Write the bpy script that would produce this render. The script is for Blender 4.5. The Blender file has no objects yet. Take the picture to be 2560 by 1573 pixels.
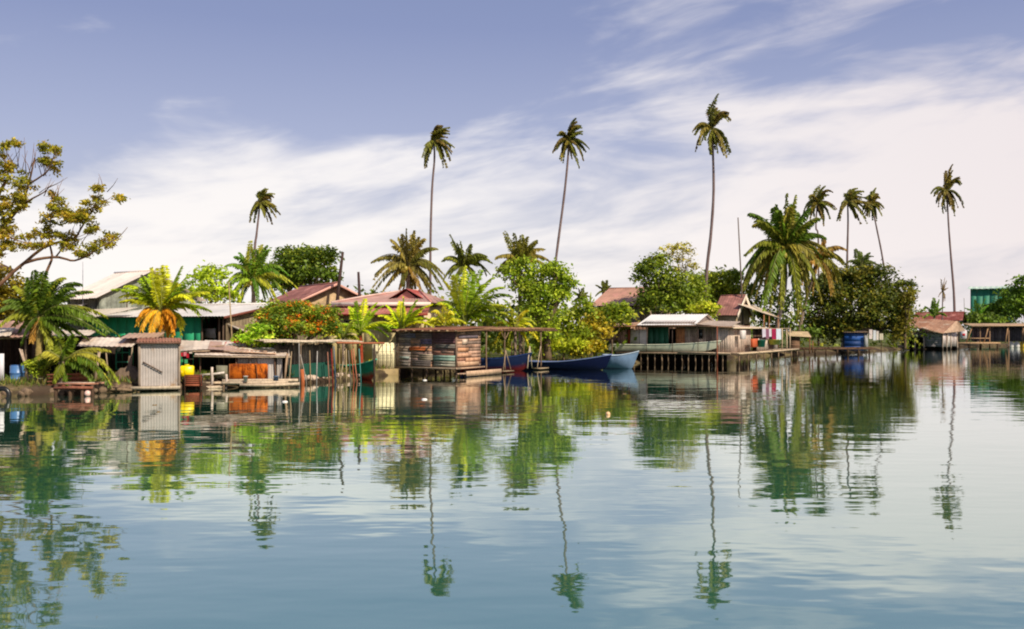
import bpy, math, random
import numpy as np
from mathutils import Vector, Matrix

SC = bpy.context.scene
COL = SC.collection
FPX, CXP, HZ, CAMH = 2400.0, 1280.0, 826.0, 2.45
GZ = 0.45
R = random.Random(7)
PI = math.pi
YAW = math.radians(-28.3)

def P(px, py, D):
    return Vector(((px - CXP) * D / FPX, D, CAMH - (py - HZ) * D / FPX))
def DW(py):
    return FPX * CAMH / (py - HZ)
def S(h):
    h = h.lstrip('#')
    out = []
    for i in (0, 2, 4):
        c = int(h[i:i + 2], 16) / 255.0
        out.append(c / 12.92 if c <= 0.04045 else ((c + 0.055) / 1.055) ** 2.4)
    return tuple(out)
def mul(c, k):
    return (c[0] * k, c[1] * k, c[2] * k)
def WG(k, pal):
    return [(c[0] * k * 1.06, c[1] * k, c[2] * k * 0.92) for c in pal]
def lerpc(a, b, t):
    return tuple(a[i] + (b[i] - a[i]) * t for i in range(3))

# ------------------------------------------------------------------ materials
def mk(name, rough=0.7, spec=0.3, nscale=4.0, contrast=0.25, transl=0.0, metallic=0.0, bump=0.0,
       rust=None, rust_lo=0.5, rust_hi=0.62, rust_scale=1.6, stretch=(1, 1, 1), dirt=0.0):
    m = bpy.data.materials.new(name)
    m.use_nodes = True
    nt = m.node_tree
    nt.nodes.clear()
    N, L = nt.nodes.new, nt.links.new
    out = N('ShaderNodeOutputMaterial')
    bs = N('ShaderNodeBsdfPrincipled')
    bs.inputs['Roughness'].default_value = rough
    bs.inputs['Metallic'].default_value = metallic
    bs.inputs['Specular IOR Level'].default_value = spec
    at = N('ShaderNodeAttribute')
    at.attribute_name = 'tint'
    tc = N('ShaderNodeTexCoord')
    mp = N('ShaderNodeMapping')
    mp.inputs['Scale'].default_value = stretch
    L(tc.outputs['Object'], mp.inputs['Vector'])
    nz = N('ShaderNodeTexNoise')
    nz.inputs['Scale'].default_value = nscale
    nz.inputs['Detail'].default_value = 6.0
    nz.inputs['Roughness'].default_value = 0.65
    L(mp.outputs[0], nz.inputs['Vector'])
    mr = N('ShaderNodeMapRange')
    mr.inputs['From Min'].default_value = 0.25
    mr.inputs['From Max'].default_value = 0.75
    mr.inputs['To Min'].default_value = 1 - contrast
    mr.inputs['To Max'].default_value = 1 + contrast * 0.7
    L(nz.outputs['Fac'], mr.inputs['Value'])
    mx = N('ShaderNodeVectorMath')
    mx.operation = 'SCALE'
    L(at.outputs['Color'], mx.inputs[0])
    L(mr.outputs[0], mx.inputs['Scale'])
    col = mx.outputs[0]
    if rust is not None:
        n2 = N('ShaderNodeTexNoise')
        n2.inputs['Scale'].default_value = rust_scale
        n2.inputs['Detail'].default_value = 7.0
        n2.inputs['Roughness'].default_value = 0.7
        L(mp.outputs[0], n2.inputs['Vector'])
        m2 = N('ShaderNodeMapRange')
        m2.inputs['From Min'].default_value = rust_lo
        m2.inputs['From Max'].default_value = rust_hi
        L(n2.outputs['Fac'], m2.inputs['Value'])
        mm = N('ShaderNodeMix')
        mm.data_type = 'RGBA'
        L(m2.outputs[0], mm.inputs['Factor'])
        L(col, mm.inputs['A'])
        n3 = N('ShaderNodeVectorMath')
        n3.operation = 'SCALE'
        n3.inputs[0].default_value = rust
        L(mr.outputs[0], n3.inputs['Scale'])
        L(n3.outputs[0], mm.inputs['B'])
        col = mm.outputs['Result']
    L(col, bs.inputs['Base Color'])
    if bump:
        bp = N('ShaderNodeBump')
        bp.inputs['Strength'].default_value = 0.6
        bp.inputs['Distance'].default_value = bump
        L(nz.outputs['Fac'], bp.inputs['Height'])
        L(bp.outputs[0], bs.inputs['Normal'])
    if transl:
        tr = N('ShaderNodeBsdfTranslucent')
        L(col, tr.inputs['Color'])
        ms = N('ShaderNodeMixShader')
        ms.inputs[0].default_value = transl
        L(bs.outputs[0], ms.inputs[1])
        L(tr.outputs[0], ms.inputs[2])
        L(ms.outputs[0], out.inputs[0])
    else:
        L(bs.outputs[0], out.inputs[0])
    return m

M = {
    'leaf': mk('leaf', 0.5, 0.3, 1.2, 0.2, transl=0.38),
    'frond': mk('frond', 0.5, 0.3, 1.5, 0.2, transl=0.33),
    'bark': mk('bark', 0.9, 0.1, 5.0, 0.45, bump=0.03, stretch=(1, 1, 3)),
    'wood': mk('weathered_wood', 0.85, 0.15, 3.0, 0.5, bump=0.015, stretch=(3, 3, 1)),
    'plank': mk('plank_wood', 0.85, 0.15, 2.2, 0.55, bump=0.01, rust=S('3a2e27'), rust_lo=0.6, rust_hi=0.85, rust_scale=2.5),
    'metal': mk('zinc_sheet', 0.5, 0.4, 2.0, 0.3, metallic=0.0, rust=S('a87a62'), rust_lo=0.54, rust_hi=0.68, rust_scale=1.1),
    'zinc': mk('pale_zinc', 0.45, 0.45, 2.0, 0.16, rust=S('a2856f'), rust_lo=0.6, rust_hi=0.78, rust_scale=1.4),
    'rusty': mk('rusty_sheet', 0.75, 0.2, 2.5, 0.4, rust=S('b9a493'), rust_lo=0.53, rust_hi=0.66, rust_scale=0.9),
    'redroof': mk('red_roof', 0.6, 0.3, 1.5, 0.3, rust=S('c98b80'), rust_lo=0.5, rust_hi=0.75, rust_scale=0.7),
    'orange': mk('orange_rust', 0.9, 0.1, 7.0, 0.75, rust=S('5a2814'), rust_lo=0.44, rust_hi=0.6, rust_scale=3.4, stretch=(1.6, 1, 0.8)),
    'paint': mk('worn_paint', 0.6, 0.3, 1.6, 0.22, rust=S('6f6453'), rust_lo=0.62, rust_hi=0.75, rust_scale=1.3),
    'plastic': mk('plastic', 0.35, 0.5, 2.0, 0.1),
    'cloth': mk('cloth', 0.9, 0.1, 3.0, 0.2, transl=0.15),
    'hull': mk('boat_paint', 0.7, 0.15, 2.5, 0.25, rust=S('4a4c52'), rust_lo=0.64, rust_hi=0.74, rust_scale=2.2),
    'rock': mk('rock', 0.9, 0.15, 6.0, 0.4, bump=0.03),
    'dark': mk('painted_shade', 0.95, 0.05, 3.0, 0.4),  # near-black surfaces that paint in the shade of openings and underfloor
    'glass': mk('window_glass', 0.15, 0.6, 2.0, 0.1),
}

# ------------------------------------------------------------------ mesh builder
class MB:
    def __init__(s):
        s.v, s.f, s.t = [], [], []
        s.np = []
    def add(s, vs, fs, tint=(0.5, 0.5, 0.5)):
        b = len(s.v)
        s.v.extend([tuple(q) for q in vs])
        s.f.extend([tuple(i + b for i in q) for q in fs])
        if isinstance(tint, list):
            s.t.extend(tint)
        else:
            s.t.extend([tint] * len(vs))
    def obox(s, o, u, v, w, tint, jit=0.0):
        """box from corner o with edge vectors u, v, w"""
        o, u, v, w = Vector(o), Vector(u), Vector(v), Vector(w)
        vs = [o, o + u, o + u + v, o + v, o + w, o + u + w, o + u + v + w, o + v + w]
        if jit:
            vs = [q + Vector((R.uniform(-jit, jit), R.uniform(-jit, jit), R.uniform(-jit, jit))) for q in vs]
        s.add(vs, [(0, 3, 2, 1), (4, 5, 6, 7), (0, 1, 5, 4), (1, 2, 6, 5), (2, 3, 7, 6), (3, 0, 4, 7)], tint)
    def box(s, x0, x1, y0, y1, z0, z1, tint, jit=0.0):
        s.obox((x0, y0, z0), (x1 - x0, 0, 0), (0, y1 - y0, 0), (0, 0, z1 - z0), tint, jit)
    def bbox(s, x0, x1, y0, y1, z0, z1, b, tint):
        """box with chamfered vertical and top edges"""
        ring = lambda k, z: [(x0 + k + b, y0 + k, z), (x1 - k - b, y0 + k, z), (x1 - k, y0 + k + b, z), (x1 - k, y1 - k - b, z),
                             (x1 - k - b, y1 - k, z), (x0 + k + b, y1 - k, z), (x0 + k, y1 - k - b, z), (x0 + k, y0 + k + b, z)]
        s.loft([ring(b, z0), ring(0, z0 + b), ring(0, z1 - b), ring(b, z1)], tint, caps=True)
    def loft(s, rings, tint, caps=True, closed=True):
        n = len(rings[0])
        vs = [q for r in rings for q in r]
        fs = []
        for i in range(len(rings) - 1):
            for j in range(n if closed else n - 1):
                k = (j + 1) % n
                fs.append((i * n + j, i * n + k, (i + 1) * n + k, (i + 1) * n + j))
        if caps:
            fs.append(tuple(range(n - 1, -1, -1)))
            fs.append(tuple((len(rings) - 1) * n + j for j in range(n)))
        s.add(vs, fs, tint)
    def tube(s, pts, rad, n=7, tint=(0.3, 0.25, 0.2), caps=True):
        pts = [Vector(p) for p in pts]
        if not isinstance(rad, (list, tuple)):
            rad = [rad] * len(pts)
        rings = []
        ref = None
        for i, p in enumerate(pts):
            d = (pts[min(i + 1, len(pts) - 1)] - pts[max(i - 1, 0)])
            if d.length < 1e-9:
                d = Vector((0, 0, 1))
            d.normalize()
            if ref is None:
                ref = Vector((0, 1, 0)) if abs(d.y) < 0.9 else Vector((1, 0, 0))
            a = d.cross(ref)
            a.normalize()
            b = d.cross(a)
            ref = -b if False else ref
            rings.append([p + (a * math.cos(2 * PI * k / n) + b * math.sin(2 * PI * k / n)) * rad[i] for k in range(n)])
        s.loft(rings, tint, caps)
    def bar(s, a, b, r, tint, r2=None, n=6):
        a, b = Vector(a), Vector(b)
        m = (a + b) / 2 + Vector((R.uniform(-1, 1), R.uniform(-1, 1), R.uniform(-1, 1))) * r * 0.5
        s.tube([a, m, b], [r, (r + (r2 or r)) / 2, r2 or r], n, tint)
    def sheet(s, a, b, c, d, tint, pitch=0.16, amp=0.02, thick=0.012, vary=0.12, sag=0.0):
        """corrugated sheet: a-b lower edge, d-c upper edge; ridges run from the lower to the upper edge"""
        a, b, c, d = map(Vector, (a, b, c, d))
        if pitch >= 0.15:
            amp *= 0.5
        W = max((b - a).length, 0.05)
        nx = max(4, int(W / pitch * 4))
        ny = max(2, int(((d - a).length) / 0.8) + 1)
        nrm = (b - a).cross(d - a).normalized()
        if nrm.z < 0:
            nrm = -nrm
        sw = 0.75
        nsheet = max(1, int(round(W / sw)))
        st = [[R.uniform(1 - vary, 1 + vary) for _ in range(nsheet + 1)] for _ in range(ny + 1)]
        off = [R.uniform(-0.03, 0.03) for _ in range(nsheet + 1)]
        for side in (0, 1):
            vs, ts = [], []
            for j in range(ny + 1):
                tv = j / ny
                for i in range(nx + 1):
                    tu = i / nx
                    p = (a * (1 - tu) + b * tu) * (1 - tv) + (d * (1 - tu) + c * tu) * tv
                    k = min(nsheet - 1, int(tu * nsheet))
                    p = p + nrm * (amp * math.sin(2 * PI * tu * W / pitch) - sag * math.sin(PI * tv) - (thick if side else 0))
                    if j == 0:
                        p = p + (a - d).normalized() * off[k]
                    vs.append(p)
                    ts.append(mul(tint, st[j // 2][k]))
            fs = []
            for j in range(ny):
                for i in range(nx):
                    q = (j * (nx + 1) + i, j * (nx + 1) + i + 1, (j + 1) * (nx + 1) + i + 1, (j + 1) * (nx + 1) + i)
                    fs.append(q if side == 0 else q[::-1])
            s.add(vs, fs, ts)
    def planks(s, o, u, n, W, H, pal, pw=0.16, vertical=True, thick=0.025, seg=None, gap=0.008, ragged=0.03):
        """plank wall from corner o along unit u, outward normal n"""
        o, u, n = Vector(o), Vector(u).normalized(), Vector(n).normalized()
        z = Vector((0, 0, 1))
        if vertical:
            x = 0
            while x < W - 0.02:
                w = min(R.uniform(pw * 0.75, pw * 1.25), W - x)
                t = mul(R.choice(pal), R.uniform(0.75, 1.2))
                s.obox(o + u * x + n * R.uniform(0, 0.012) + z * R.uniform(-ragged, ragged), u * (w - gap), -n * thick, z * (H + R.uniform(-ragged, ragged)), t)
                x += w
        else:
            y = 0
            while y < H - 0.02:
                h = min(R.uniform(pw * 0.75, pw * 1.25), H - y)
                x = 0
                while x < W - 0.02:
                    L = min(W - x, R.uniform(*(seg or (W, W))))
                    if W - x - L < 0.25:
                        L = W - x
                    t = mul(R.choice(pal), R.uniform(0.7, 1.25))
                    s.obox(o + u * (x - (R.uniform(0, ragged) if x == 0 else 0)) + z * y + n * R.uniform(0, 0.015), u * (L - gap), -n * thick, z * (h - gap), t)
                    x += L
                y += h
    def leaves(s, C, A, B, T):
        """C centres, A half length axes, B half width axes, T tints (all n x 3 arrays): rhombic leaves"""
        s.np.append((np.asarray(C), np.asarray(A), np.asarray(B), np.asarray(T)))
    def build(s, name, mat, parent=None, smooth=False, loc=None):
        me = bpy.data.meshes.new(name)
        V = np.array(s.v, dtype=np.float64).reshape(-1, 3)
        T = np.array(s.t, dtype=np.float64).reshape(-1, 3)
        F = list(s.f)
        lt = [len(q) for q in F]
        idx = [i for q in F for i in q]
        if s.np:
            base = len(V)
            vs, ts = [V], [T]
            li = [np.array(idx, dtype=np.int64)]
            for C, A, B, tt in s.np:
                n = len(C)
                q = np.stack([C - A, C + B - A * 0.1, C + A, C - B - A * 0.1], axis=1).reshape(-1, 3)
                vs.append(q)
                ts.append(np.repeat(tt, 4, axis=0))
                li.append(np.arange(n * 4) + base)
                lt.extend([4] * n)
                base += n * 4
            V = np.concatenate(vs)
            T = np.concatenate(ts)
            idx = np.concatenate(li)
        me.vertices.add(len(V))
        me.vertices.foreach_set('co', V.astype(np.float32).ravel())
        idx = np.asarray(idx, dtype=np.int32)
        lt = np.asarray(lt, dtype=np.int32)
        me.loops.add(len(idx))
        me.loops.foreach_set('vertex_index', idx)
        me.polygons.add(len(lt))
        ls = np.concatenate([[0], np.cumsum(lt)[:-1]]).astype(np.int32)
        me.polygons.foreach_set('loop_start', ls)
        me.polygons.foreach_set('loop_total', lt)
        if smooth:
            me.polygons.foreach_set('use_smooth', np.ones(len(lt), dtype=bool))
        me.update(calc_edges=True)
        me.validate()
        ca = me.color_attributes.new('tint', 'FLOAT_COLOR', 'POINT')
        c4 = np.ones((len(V), 4), dtype=np.float32)
        c4[:, :3] = np.clip(T, 0, 1)
        ca.data.foreach_set('color', c4.ravel())
        me.materials.append(mat)
        o = bpy.data.objects.new(name, me)
        COL.objects.link(o)
        if parent is not None:
            o.parent = parent
        if loc is not None:
            o.location = loc
        return o

def tag(o, label=None, cat=None, group=None, kind=None):
    if label: o['label'] = label
    if cat: o['category'] = cat
    if group: o['group'] = group
    if kind: o['kind'] = kind
    return o
def thing(name, loc, label, cat, group=None, rotz=0.0):
    o = bpy.data.objects.new(name, None)
    o.empty_display_size = 0.2
    COL.objects.link(o)
    o.location = loc
    o.rotation_euler = (0, 0, rotz)
    return tag(o, label, cat, group)

class Frame:
    """a building's own axes: x along the facade, y away from it, z up; solves photo columns and rows for local coordinates"""
    def __init__(s, ox, oy, rot=YAW):
        s.o = Vector((ox, oy, 0)); s.rot = rot
        s.x = Vector((math.cos(rot), math.sin(rot), 0)); s.y = Vector((-math.sin(rot), math.cos(rot), 0))
    @classmethod
    def at(cls, px, D, rot=YAW):
        return cls((px - CXP) * D / FPX, D, rot)
    def w(s, x, y, z=0):
        return s.o + s.x * x + s.y * y + Vector((0, 0, z))
    def lx(s, px, y=0):
        k = (px - CXP) / FPX
        b = s.o + s.y * y
        return (k * b.y - b.x) / (s.x.x - k * s.x.y)
    def ly(s, px, x=0):
        k = (px - CXP) / FPX
        b = s.o + s.x * x
        return (k * b.y - b.x) / (s.y.x - k * s.y.y)
    def z(s, py, x=0, y=0):
        D = s.w(x, y).y
        return CAMH - (py - HZ) * D / FPX
    def thing(s, name, label, cat, group=None):
        return thing(name, s.o.copy(), label, cat, group, s.rot)

# ------------------------------------------------------------------ vegetation
LEAF_GAIN = (2.15, 1.75, 0.8)
FROND_GAIN = (1.75, 1.5, 0.8)
def rng(seed):
    return np.random.default_rng(seed)
def unit(a):
    return a / np.maximum(np.linalg.norm(a, axis=-1, keepdims=True), 1e-9)

def crown_mesh(mb, lobes, pal, leaf, n_clump, per, seed, spread=None, aspect=0.55, up=0.5, bright=(0.55, 1.25), shell=0.55):
    """lobes: (centre, rx, ry, rz); leaf clumps on and inside every lobe's shell"""
    g = rng(seed)
    pal = np.array(pal)
    wts = np.array([(l[1] * l[2] + l[1] * l[3] + l[2] * l[3]) for l in lobes])
    wts = wts / wts.sum()
    for l, w in zip(lobes, wts):
        k = max(3, int(n_clump * w))
        c, rx, ry, rz = np.array(l[0]), l[1], l[2], l[3]
        d = unit(g.normal(size=(k, 3)))
        d[:, 2] = np.where(d[:, 2] < -0.5, -d[:, 2], d[:, 2])
        rr = g.uniform(shell, 1.0, size=(k, 1)) ** 0.6
        cc = c + d * rr * np.array([rx, ry, rz])
        sp = spread or 0.2 * min(rx, rz) + leaf * 0.7
        n = k * per
        ctr = np.repeat(cc, per, axis=0) + g.normal(size=(n, 3)) * np.array([sp, sp, sp * 0.6])
        nrm = unit(np.repeat(d, per, axis=0) * 0.6 + g.normal(size=(n, 3)) * 0.7 + np.array([0, 0, up]))
        a = unit(np.cross(nrm, g.normal(size=(n, 3))))
        b = np.cross(nrm, a)
        ls = leaf * g.uniform(0.6, 1.3, size=(n, 1))
        cl = pal[g.integers(0, len(pal), size=k)] * g.uniform(bright[0], bright[1], size=(k, 1))
        tt = np.repeat(cl, per, axis=0) * g.uniform(0.75, 1.25, size=(n, 1)) * np.array(LEAF_GAIN)
        mb.leaves(ctr, a * ls * 0.5, b * ls * 0.5 * aspect, tt)

def path_bez(c, e, n=12):
    c, e = Vector(c), Vector(e)
    return [c * 2 * t * (1 - t) + e * t * t for t in [i / n for i in range(n + 1)]]
def path_arc(az, el, L, droop, wind=0.0, n=12):
    p = Vector((0, 0, 0))
    d = Vector((math.cos(el) * math.cos(az), math.cos(el) * math.sin(az), math.sin(el)))
    out = [p.copy()]
    for i in range(n):
        p = p + d * (L / n)
        out.append(p.copy())
        d = d + Vector((wind / n, 0, -droop / n * (0.4 + 1.4 * i / n)))
        d.normalize()
    return out

def frond(mb, base, path, pal, ll, lw, nl, hang=0.5, wind=0.0, rw=0.03, seed=0, start=0.1, rib=None, fold=0.55):
    """one pinnate leaf: rib along the path and two rows of leaflets"""
    g = rng(seed)
    base = Vector(base)
    pts = [base + q for q in path]
    n = len(pts) - 1
    pc = pal[int(g.integers(0, len(pal)))]
    rc = rib or mul(lerpc(pc, (0.35, 0.3, 0.1), 0.45), 1.1)
    mb.tube(pts, [rw * (1 - 0.8 * i / n) for i in range(n + 1)], 4, rc)
    PT = np.array([tuple(q) for q in pts])
    t = np.clip(np.linspace(start, 1.0, nl) + g.normal(size=nl) * 0.008, 0, 0.999)
    fi = t * n
    i0 = fi.astype(int)
    fr = (fi - i0)[:, None]
    p = PT[i0] * (1 - fr) + PT[np.minimum(i0 + 1, n)] * fr
    T = unit(PT[np.minimum(i0 + 1, n)] - PT[i0])
    upv = np.array([0, 0, 1.0]) + g.normal(size=3) * 0.25
    Sd = np.cross(T, upv)
    ln = np.linalg.norm(Sd, axis=1, keepdims=True)
    Sd = np.where(ln < 0.15, np.array([0.8, 0.6, 0.0]), Sd / np.maximum(ln, 1e-6))
    prof = np.clip(0.45 + 1.6 * t, 0, 1) * np.clip(1.35 - t, 0.3, 1.0)
    br = 0.8 + 0.45 * g.random()
    for sg in (-1, 1):
        keep = g.random(nl) > 0.05
        dr = unit(Sd * sg * (1 - fold * 0.3) + T * 0.65 + np.array([wind, 0, -hang]) * (0.7 + 0.6 * g.random((nl, 1))) + g.normal(size=(nl, 3)) * 0.1)
        Lh = ll * prof[:, None] * g.uniform(0.8, 1.15, size=(nl, 1)) * 0.5
        wv = unit(np.cross(dr, np.cross(T, dr) + g.normal(size=(nl, 3)) * 0.5))
        c = p + dr * Lh
        tt = np.array(pc) * br * g.uniform(0.7, 1.3, size=(nl, 1)) * np.array(FROND_GAIN)
        mb.leaves(c[keep], (dr * Lh)[keep], (wv * lw * 0.5 * g.uniform(0.7, 1.2, size=(nl, 1)))[keep], tt[keep])
    return pts

def smooth_path(pts, n=14):
    """Catmull-Rom through points"""
    pts = [Vector(p) for p in pts]
    q = [pts[0] * 2 - pts[1]] + pts + [pts[-1] * 2 - pts[-2]]
    out = []
    segs = len(pts) - 1
    for i in range(n + 1):
        u = i / n * segs
        k = min(int(u), segs - 1)
        t = u - k
        a, b, c, d = q[k], q[k + 1], q[k + 2], q[k + 3]
        out.append(0.5 * ((2 * b) + (c - a) * t + (2 * a - 5 * b + 4 * c - d) * t * t + (3 * b - a - 3 * c + d) * t ** 3))
    return out

BARK = S('8d7a6c')
def palm(label, D, crown_px, trunk_px, r0, r1, paths, pal, ll, lw, nl, hang=0.5, wind=0.0, group=None, separate=True,
         name='coconut_palm', seed=1, bark=BARK, dead=None, dead_pal=None, nuts=0, rw=0.03, gz=GZ, bud=0.12, start=0.1):
    """trunk_px: photo columns and rows of the trunk from the ground up"""
    tp = [P(x, y, D) for x, y in trunk_px]
    cp = P(crown_px[0], crown_px[1], D)
    base = Vector((tp[0].x, D, gz - 0.05))
    root = thing(name, base, label, 'palm tree', group)
    pts = smooth_path([Vector((0, 0, 0))] + [q - base for q in tp[1:]] + [cp - base], 18)
    mb = MB()
    n = len(pts)
    rad = [(r0 + (r1 - r0) * min(1, i / (n - 1) * 1.15)) * (1.35 if i == 0 else 1) * (1 + 0.05 * math.sin(i * 2.3)) for i in range(n)]
    mb.tube(pts, rad, 8, [mul(bark, R.uniform(0.8, 1.15)) for _ in range(8 * n)])
    mb.build('trunk', M['bark'], root, True)
    cl = cp - base
    cm = MB()
    gs = rng(seed + 99)
    for k in range(7):   # leaf bases and spear
        a = k * 0.9
        d = Vector((math.cos(a) * 0.6, math.sin(a) * 0.6, 1.0))
        cm.tube([cl + Vector((0, 0, -bud * 1.5)), cl + d * bud * 1.2, cl + d * bud * R.uniform(2.2, 3.2)], [bud * 0.55, bud * 0.4, bud * 0.08], 5, mul(lerpc(pal[0], (0.25, 0.2, 0.08), 0.5), R.uniform(0.8, 1.1)))
    if not separate:
        for i, q in enumerate(paths):
            frond(cm, cl, q, pal, ll, lw, nl, hang, wind, rw, seed * 100 + i, start)
        if dead:
            for i, q in enumerate(dead):
                frond(cm, cl, q, dead_pal, ll * 0.9, lw, nl, 1.1, wind, rw, seed * 100 + 50 + i, start)
    cr = cm.build('crown', M['frond'], root)
    if separate:
        for i, q in enumerate(paths):
            fm = MB()
            frond(fm, cl, q, pal, ll, lw, nl, hang, wind, rw, seed * 100 + i, start)
            fm.build('frond', M['frond'], cr)
        for i, q in enumerate(dead or []):
            fm = MB()
            frond(fm, cl, q, dead_pal, ll * 1.05, lw * 0.8, int(nl * 1.2), 0.9, wind, rw, seed * 100 + 50 + i, start)
            tag(fm.build('dead_frond', M['frond'], cr), 'brown hanging dead frond')
    if nuts:
        nm = MB()
        for k in range(nuts):
            a = gs.random() * 6.28
            c = cl + Vector((math.cos(a) * bud * 1.9, math.sin(a) * bud * 1.9, -bud * (1 + gs.random() * 1.5)))
            rr = bud * 0.75
            nm.loft([[c + Vector((math.cos(u * 1.0472) * rr * math.sin(v), math.sin(u * 1.0472) * rr * math.sin(v), rr * 1.2 * math.cos(v))) for u in range(6)] for v in (0.15, 0.8, 1.57, 2.3, 3.0)], mul(S('8a7a2a'), R.uniform(0.8, 1.3)))
        nm.build('coconut_cluster', M['plastic'], cr, True)
    return root

def pxpaths(D, specs, seed, depth=0.7):
    """photo-plane (control, end) offsets in photo pixels -> 3-D paths with their own random depth"""
    g = random.Random(seed)
    k = D / FPX
    out = []
    for (cx, cy), (ex, ey) in specs:
        ln = math.hypot(ex, ey) * k
        dy = g.uniform(-depth, depth) * ln * 0.7
        out.append(path_bez((cx * k, dy * 0.6, -cy * k), (ex * k, dy, -ey * k)))
    return out
def fan(n, L, el, droop, seed, wind=0.0, az=None):
    g = random.Random(seed)
    out = []
    for i in range(n):
        a = (i + g.uniform(-0.3, 0.3)) / n * 2 * PI if az is None else g.uniform(*az)
        out.append(path_arc(a, math.radians(g.uniform(*el)), L * g.uniform(0.8, 1.1), g.uniform(*droop), wind))
    return out

def tree(name, label, D, trunk_px, lobes_px, pal, leaf, n_clump, per, seed, depth=0.8, group=None, tr=0.2, bark=S('6b5a48'), gz=GZ,
         cat='tree', aspect=0.55, up=0.5, bright=(0.55, 1.25), shell=0.55, spread=None, flowers=None):
    """broadleaf tree: lobes in photo pixels (x, y, rx, ry) at distance D"""
    k = D / FPX
    g = random.Random(seed)
    base = Vector(((trunk_px - CXP) * k, D, gz - 0.05))
    root = thing(name, base, label, cat, group)
    lob = []
    for i, (x, y, rx, ry) in enumerate(lobes_px):
        c = P(x, y, D) - base
        c.y += g.uniform(-1, 1) * depth * rx * k * 0.6
        lob.append((tuple(c), rx * k, rx * k * depth, ry * k))
    main = list(lob)
    for c, rx, ry, rz in main:   # uneven outline: smaller boughs pushed out of every main mass
        for q in range(3):
            d = Vector((g.uniform(-1, 1), g.uniform(-1, 1), g.uniform(-.35, 1))).normalized()
            s_ = g.uniform(.28, .5)
            lob.append(((c[0] + d.x * rx * 0.95, c[1] + d.y * ry * 0.95, c[2] + d.z * rz * 0.95), rx * s_, ry * s_, rz * s_))
    lob = [(c, rx * .9, ry * .9, rz * .9) for c, rx, ry, rz in lob]
    mb = MB()
    crown_mesh(mb, lob, pal, leaf, n_clump, per, seed, spread, aspect, up, bright, shell)
    lob = main
    cr = mb.build('crown', M['leaf'], root)
    tm = MB()
    top = Vector((sum(l[0][0] for l in lob) / len(lob), sum(l[0][1] for l in lob) / len(lob), sum(l[0][2] for l in lob) / len(lob)))
    fork = Vector((top.x * 0.3, top.y * 0.3, max(0.3, top.z * 0.45)))
    tm.tube(smooth_path([(0, 0, 0), fork * 0.5 + Vector((0.1 * tr, 0, 0)), fork], 6), [tr * (1.3 - 0.07 * i) for i in range(7)], 8, bark)
    for l in lob:
        c = Vector(l[0])
        m = fork.lerp(c, 0.5) + Vector((g.uniform(-1, 1), g.uniform(-1, 1), 0.3)) * 0.25 * l[1]
        tm.tube(smooth_path([fork - Vector((0, 0, tr)), m, c], 7), [tr * 0.6 * (1 - 0.11 * i) for i in range(8)], 6, bark)
        for q in range(2):
            e = c + Vector((g.uniform(-1, 1) * l[1], g.uniform(-1, 1) * l[2], g.uniform(-0.2, 0.8) * l[3])) * 0.8
            tm.tube([m, m.lerp(e, 0.5) + Vector((0, 0, 0.05)), e], [tr * 0.3, tr * 0.2, tr * 0.06], 5, bark)
    tm.build('trunk', M['bark'], root, True)
    if flowers:
        fm = MB()
        crown_mesh(fm, lob, flowers[0], flowers[1], flowers[2], flowers[3], seed + 5, flowers[4], 0.8, 0.3, (0.8, 1.2), 0.85)
        fm.build('blossom', M['leaf'], root)
    return root
# ------------------------------------------------------------------ world, sun, camera
SUN_EL = math.radians(42)
SUN_H = Vector((0.64, -0.77, 0)).normalized()
SUN_DIR = Vector((SUN_H.x * math.cos(SUN_EL), SUN_H.y * math.cos(SUN_EL), math.sin(SUN_EL)))

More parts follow.
